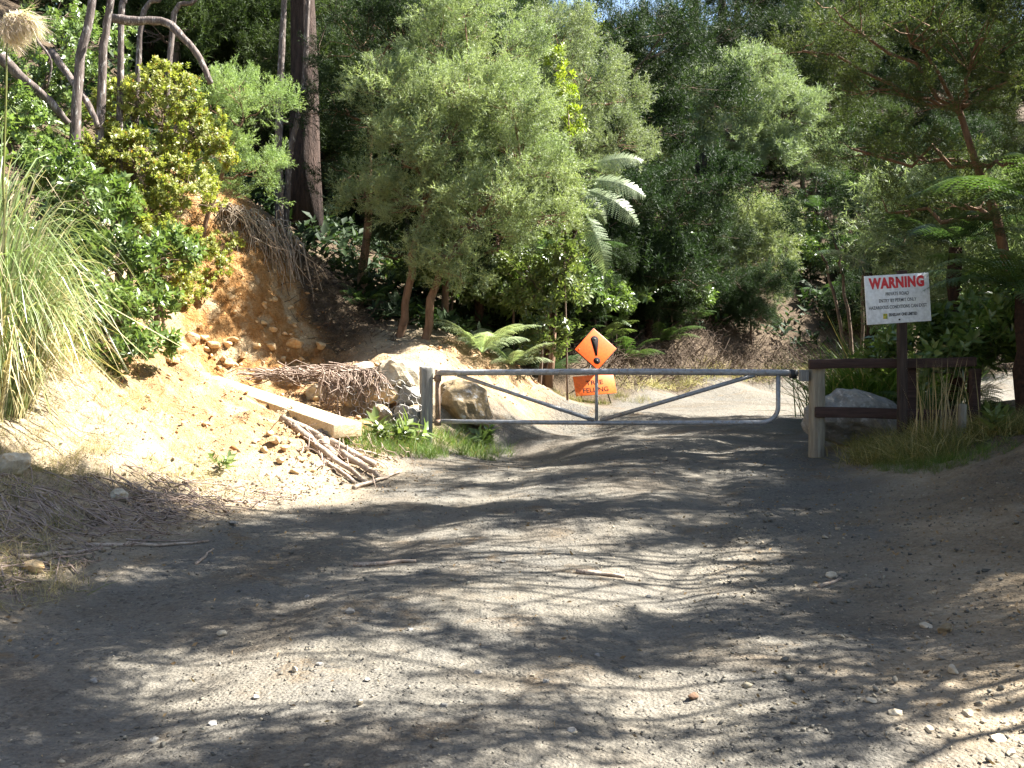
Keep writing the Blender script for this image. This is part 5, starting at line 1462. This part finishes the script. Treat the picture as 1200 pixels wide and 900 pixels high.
for j, row in enumerate(SHADE.split('\n')):
    for i, v in enumerate(row.split()):
        v_ = int(v) - 2
        p = 0 if int(v) <= 2 else min(.975, int(v) / 9.2)
        if p <= 0: continue
        y0, y1 = 500 + 50 * j, 550 + 50 * j
        D0, D1 = ray_hit(i * 100 + 50, y1), ray_hit(i * 100 + 50, y0)
        area = max(.05, (D1 - D0)) * (D0 + D1) / 2 * 100 / F_PX
        rr = .2 + .015 * int(v)
        n = -math.log(1 - p) * area / (math.pi * rr * rr) * (1.1 if int(v) < 7 else 1.9) / 3.4
        n *= 2.4 if (i <= 2 and j in (1, 2)) else (1.7 if i <= 1 and j >= 5 else 1)
        n = int(n) + (r_l.uniform() < n - int(n))
        for _ in range(n):
            px, py = r_l.uniform(i * 100, i * 100 + 100), r_l.uniform(y0, y1)
            D = ray_hit(px, py)
            h = 1.1 * (1.6 + .32 * D) + r_l.uniform(.75, 2.4)
            c0 = over_pt(px, py, h); a_ = math.radians(24) + r_l.normal(0, .16); dr_ = np.array([math.cos(a_), math.sin(a_), r_l.normal(0, .12)])
            for q_ in range(4):
                of_ = dr_ * (q_ - 1.5) * rr * 1.25
                gx, gy = (px - 600) / F_PX * D + of_[0] - of_[2] * SUN[0] / SUN[2], D + of_[1] - of_[2] * SUN[1] / SUN[2]
                lo = min(shade_at(gx + ex, gy + ey) for ex, ey in ((0, 0), (.28, .06), (-.28, -.06), (0, .15), (0, -.15)))
                if lo <= 2 or (lo < v_ and r_l.uniform() > .5): continue
                lobes_all.append((c0 + of_ + r_l.normal(0, .04, 3), np.array([rr, rr * .7, rr * .5]) * r_l.uniform(.7, 1.2)))
TRUNKS = [((8.6, 14.6), 'olive kanuka reaching over the road from behind the fence'), ((8.0, 10.8), 'tall kanuka with high spreading limbs beside the road near the fence'), ((7.6, 8.0), 'kanuka with drooping boughs on the right bank of the road'), ((6.9, 5.3), 'kanuka leaning over the bottom of the road from the right bank')]
LIMBS = {1: [[(1000, 655, 6.5, .04), (840, 690, 6.8, .03), (680, 710, 7, .015)], [(900, 640, 7, .035), (700, 655, 7.4, .02), (560, 660, 7.8, .01)]],
         2: [[(1200, 640, 6.2, .06), (1070, 690, 6.2, .05), (980, 718, 6.2, .045), (880, 745, 6.2, .03), (740, 770, 6.4, .012)], [(1200, 660, 6, .035), (1090, 700, 6, .03), (960, 735, 6, .022), (820, 760, 6.1, .01)]],
         3: [[(1200, 770, 3.6, .045), (1100, 800, 3.9, .04), (1050, 830, 4.1, .035), (930, 852, 4.4, .028), (760, 866, 4.8, .012)], [(1200, 793, 3.6, .03), (1110, 828, 3.9, .028), (1000, 868, 4.2, .022), (850, 885, 4.6, .01)], [(1200, 850, 3.5, .03), (1080, 890, 3.8, .022), (960, 930, 4, .015)]]}
def roadside(ti):
    base, label = TRUNKS[ti]
    lobes = [l for l in lobes_all if int(np.argmin([abs(t[0][1] - l[0][1] + (l[0][2] - 5) * .1) for t in TRUNKS])) == ti]
    b_ = np.array([base[0], base[1], H(*base)])
    root = empty('kanuka_tree', b_); tag(root, label, 'tree', None)
    lb_ = [(c - b_, r) for c, r in lobes]
    mb, bases = crown_mesh(lb_, SPRAYS_SHADE, 4.2, 4, .42, low=-.9, min_n=5)
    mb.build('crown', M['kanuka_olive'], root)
    top = max(c[2] for c, r in lb_) + .2
    tb = MB(); tr = path(np.array([0, 0, -.3]), np.array([.3, .1, top]), 12, .012)
    tb.tube(tr, np.linspace(.13, .05, 12), 9, True, .05)
    C = np.array([c for c, r in lb_]); k = max(1, len(C) // 9)
    cen = C[r_l.choice(len(C), k, replace=False)]
    for _ in range(8):
        lab = np.argmin(((C[:, None] - cen[None]) ** 2).sum(-1), 1)
        cen = np.array([C[lab == q_].mean(0) if (lab == q_).any() else cen[q_] for q_ in range(k)])
    for q_ in range(k):
        mem = C[lab == q_]
        if not len(mem): continue
        tip = mem[np.argmin(mem[:, 0])]
        j = int(np.clip(np.searchsorted(tr[:, 2], cen[q_][2] - .25 * abs(cen[q_][0])), 4, 11))
        pr = np.concatenate([path(tr[j], cen[q_], 8, .05, .04), path(cen[q_], tip, 4, .05)[1:]])
        tb.tube(pr, np.linspace(.022, .005, len(pr)), 5, False)
        for m_ in mem[::2]:
            a_ = pr[np.argmin(np.linalg.norm(pr - m_, axis=1) + .5 * (pr[:, 0] < m_[0]))]
            tb.tube(path(a_, m_, 4, .06), [.012, .009, .007, .004], 4, False)
    for lm in LIMBS.get(ti, []):
        P = [over_pt(*q_[:3]) - b_ for q_ in lm]
        kk = int(np.clip(np.searchsorted(tr[:, 2], P[0][2] - .5), 2, 11))
        P = [tr[kk]] + P
        pts = spline(P, 5, .012)
        tb.tube(pts, np.linspace(lm[0][3], lm[-1][3], len(pts)), 7, True, .05)
    tb.build('trunk', M['bark_brown'], root, True)
for ti in range(4): roadside(ti)
kan('kanuka_tree', 1240, 14.5, [(1150, 45, 13.6, 70, .45), (1060, 25, 13.4, 65, .4), (985, 20, 14, 55, .4), (1120, 120, 13.8, 65, .4), (1030, 105, 14.2, 55, .35), (1180, 190, 13.4, 55, .45), (1080, 185, 14.6, 60, .4), (1000, 175, 15, 45, .35), (1190, 90, 13, 50, .5), (940, 60, 14.6, 40, .35), (1130, 240, 14.5, 50, .4), (1040, 250, 15.2, 45, .4)],
    M['kanuka_olive'], M['bark_brown'], 'dark kanuka with flat layered boughs hanging in from the upper right', dens=3.3, n_spray=6, size=.4, stem_r=.1, twigs=.8)
kan('kanuka_tree', 1010, 19, [(1020, 200, 18.6, 50, .6), (960, 250, 19, 45, .6), (1070, 250, 18.6, 50, .6), (1000, 290, 18.8, 42, .6), (1090, 190, 18.6, 50, .6), (1060, 310, 18.4, 40, .6)],
    M['kanuka_shaded'], M['twig'], 'dark many stemmed kanuka behind the left of the warning sign', dens=3.6, n_spray=6, size=.42, stem_r=.04, stems=[[(1008, 400, 19), (990, 340, 19), (975, 270, 19)], [(1010, 400, 19), (1012, 330, 18.9), (1020, 220, 18.7)], [(1012, 400, 19), (1035, 350, 18.8), (1060, 280, 18.6)], [(1006, 400, 19), (975, 340, 19), (960, 290, 19)]])
for x, y, s_, sc in [(13.5, 10.2, KA, 1.35), (16.5, 19, KB, 1.4)]:
    put(s_, x, y, sc, 'kanuka tree in the shaded forest beyond the right roadside', 'kanuka trees beyond the right roadside')
# forest on the slope
def scatter_forest(area, n, mind, seed):
    r = np.random.default_rng(seed); pts = []
    for _ in range(n * 60):
        if len(pts) >= n: break
        y = r.uniform(*area[1]); lo, hi = area[0](y)
        if hi <= lo: continue
        x = r.uniform(lo, hi)
        if all((x - p[0]) ** 2 + (y - p[1]) ** 2 > mind ** 2 for p in pts): pts.append((x, y))
    return pts
nfor = 0
def forest_label(px, y):
    side = 'left of' if px < 560 else ('above' if px < 800 else 'right of')
    return side
for i, (x, y) in enumerate(scatter_forest((lambda y: (-.12 * y, min(.6 * y, xl(y) - 2.0)), (27, 52)), 90, 2.5, 3)):
    px = 600 + x / y * F_PX
    if 760 < px < 985 and y < 40.5:
        continue
    if px < 780:
        lab, grp = 'dark kanuka tree in the gully forest above the diamond sign', 'kanuka trees in the gully forest above the sign'
    else:
        lab, grp = 'dark kanuka tree on the slope above the back bank', 'kanuka trees on the slope above the back bank'
    if 690 < px < 800 and y > 43: continue
    kd_ = ['tall dark', 'olive green', 'tall dark', 'low bushy dark', 'olive green'][i % 5]
    lab, grp = lab.replace('dark', kd_, 1), kd_ + ' ' + grp
    put([KA, KB, KA, KD, KB][i % 5], x, y, rng.uniform(.8, 1.15) * (.55 if px >= 985 and y < 46 else 1), lab, grp)
for i, (x, y) in enumerate(scatter_forest((lambda y: (-.2 * y, .62 * y), (52, 84)), 28, 4.5, 4)):
    if 690 < 600 + x / y * F_PX < 775: continue
    put([PA, KA, PB, KB, PA][i % 5], x, y, rng.uniform(.95, 1.3), ['tall dark pine on the skyline above the road', 'dark kanuka on the skyline among the tall pines'][i % 2], ['tall pines on the skyline', 'kanuka trees on the skyline'][i % 2]) if False else put([PA, PB][i % 2] if i % 5 not in (1, 3) else [KA, KB][i % 2], x, y, rng.uniform(.95, 1.3), 'tall dark pine on the skyline above the road' if i % 5 not in (1, 3) else 'dark kanuka on the skyline among the tall pines', 'tall pines on the skyline' if i % 5 not in (1, 3) else 'kanuka trees on the skyline')
for i, (x, y) in enumerate(scatter_forest((lambda y: (-.62 * y, -.12 * y), (24.5, 52)), 50, 2.9, 6)):
    pn = i % 5 in (1, 3)
    put([PA, PB][i % 2] if pn else [KA, KB][i % 2], x, y, rng.uniform(.85, 1.2), 'dark pine on the left hillside behind the massive trunk' if pn else ['dark kanuka on the left hillside behind the massive trunk', 'olive green kanuka on the left hillside behind the massive trunk'][i % 2], 'pines on the left hillside' if pn else ['dark kanuka trees on the left hillside', 'olive kanuka trees on the left hillside'][i % 2])
for i, (px, D) in enumerate([(640, 23.5), (665, 24.5), (710, 26.5), (735, 27.5), (770, 29), (790, 30.5), (830, 33.5), (920, 33.5), (950, 34), (985, 34.5), (745, 31), (690, 29), (650, 28), (960, 36), (1010, 36), (1040, 35), (600, 22.5), (560, 22), (620, 25), (580, 25), (530, 21.5), (770, 34), (720, 33), (660, 32), (800, 36), (990, 39), (930, 36.5)]):
    x = (px - 600) / F_PX * D
    put([BS, FS][i % 2], x, D, rng.uniform(.8, 1.2), ['dark leafy shrub in the undergrowth along the back bank', 'dark tree fern in the undergrowth along the back bank'][i % 2], ['shrubs in the undergrowth', 'tree ferns in the undergrowth'][i % 2])
n = 900
Y = rng.uniform(9.5, 20, n); X = rng.uniform(-.62, -.34, n) * Y
k = hgt(X, Y) > 2.6
X, Y = X[k], Y[k]
mb = MB(); pick = rng.integers(0, 3, len(X))
for i in range(3):
    k = pick == i
    inst(mb, CLUST_BIG[i], np.stack([X[k], Y[k], hgt(X[k], Y[k])], 1), np.stack([rng.normal(0, .5, k.sum()), rng.normal(-.3, .5, k.sum()), np.ones(k.sum())], 1), rng.uniform(.15, .4, k.sum()))
tag(mb.build('ground_cover', M['broad_pale']), 'sunlit leafy ground cover on the top of the left bank', kind='stuff')
n = 5200
Y = 19 + 26 * rng.uniform(0, 1, n) ** 1.3; X = rng.uniform(-.45, .5, n) * Y
k = (X < xl(Y) - 1.9) & ~((X > -4.8) & (Y < 20) & (X < -3))
X, Y = X[k], Y[k]
mb = MB(); pick = rng.integers(0, 3, len(X))
for i in range(3):
    k = pick == i
    inst(mb, CLUST_BIG[i], np.stack([X[k], Y[k], hgt(X[k], Y[k])], 1), np.stack([rng.normal(0, .5, k.sum()), rng.normal(-.3, .5, k.sum()), np.ones(k.sum())], 1), rng.uniform(.25, .6, k.sum()))
tag(mb.build('undergrowth', M['kanuka_shaded']), 'low leafy undergrowth covering the shaded forest floor', kind='stuff')
for i, y in enumerate((23.6, 24.8, 25.8, 27, 28, 28.8, 29.5, 31.8, 32.4, 33.2, 34)):
    x = xl(y) - 1.9 - .35 * (i % 3)
    put([KD, BS, KA][i % 3], x, y, (.5, .9, .5)[i % 3], ['small dark kanuka overhanging the brow of the back bank', 'leafy shrub rooted on the brow of the back bank', 'small dark kanuka overhanging the brow of the back bank'][i % 3], ['kanuka on the brow of the back bank', 'shrubs on the brow of the back bank', 'kanuka on the brow of the back bank'][i % 3])
# thicket right of the fence
for i, (x, y, s_, sc) in enumerate([(7.4, 16.6, KC, .9), (10.4, 16.2, KB, .8), (6.3, 13.9, BS, 1.0), (7.3, 13.0, BS, 1.1), (8.2, 14.2, FS, 1.0), (6.9, 15.3, FS, .9), (8.9, 13.2, BS, 1.3)]):
    put(s_, x, y, sc, {id(KC): 'grey green kanuka behind the warning sign', id(KB): 'olive kanuka behind the far end of the fence', id(BS): 'leafy shrub in the shady thicket right of the fence', id(FS): 'tree fern in the shady thicket right of the fence'}[id(s_)], {id(BS): 'shrubs in the thicket right of the fence', id(FS): 'tree ferns in the thicket right of the fence'}.get(id(s_)))
for s_ in (KA, KB, KC, KD, PA, PB, BS, FS):
    assert used[id(s_)]
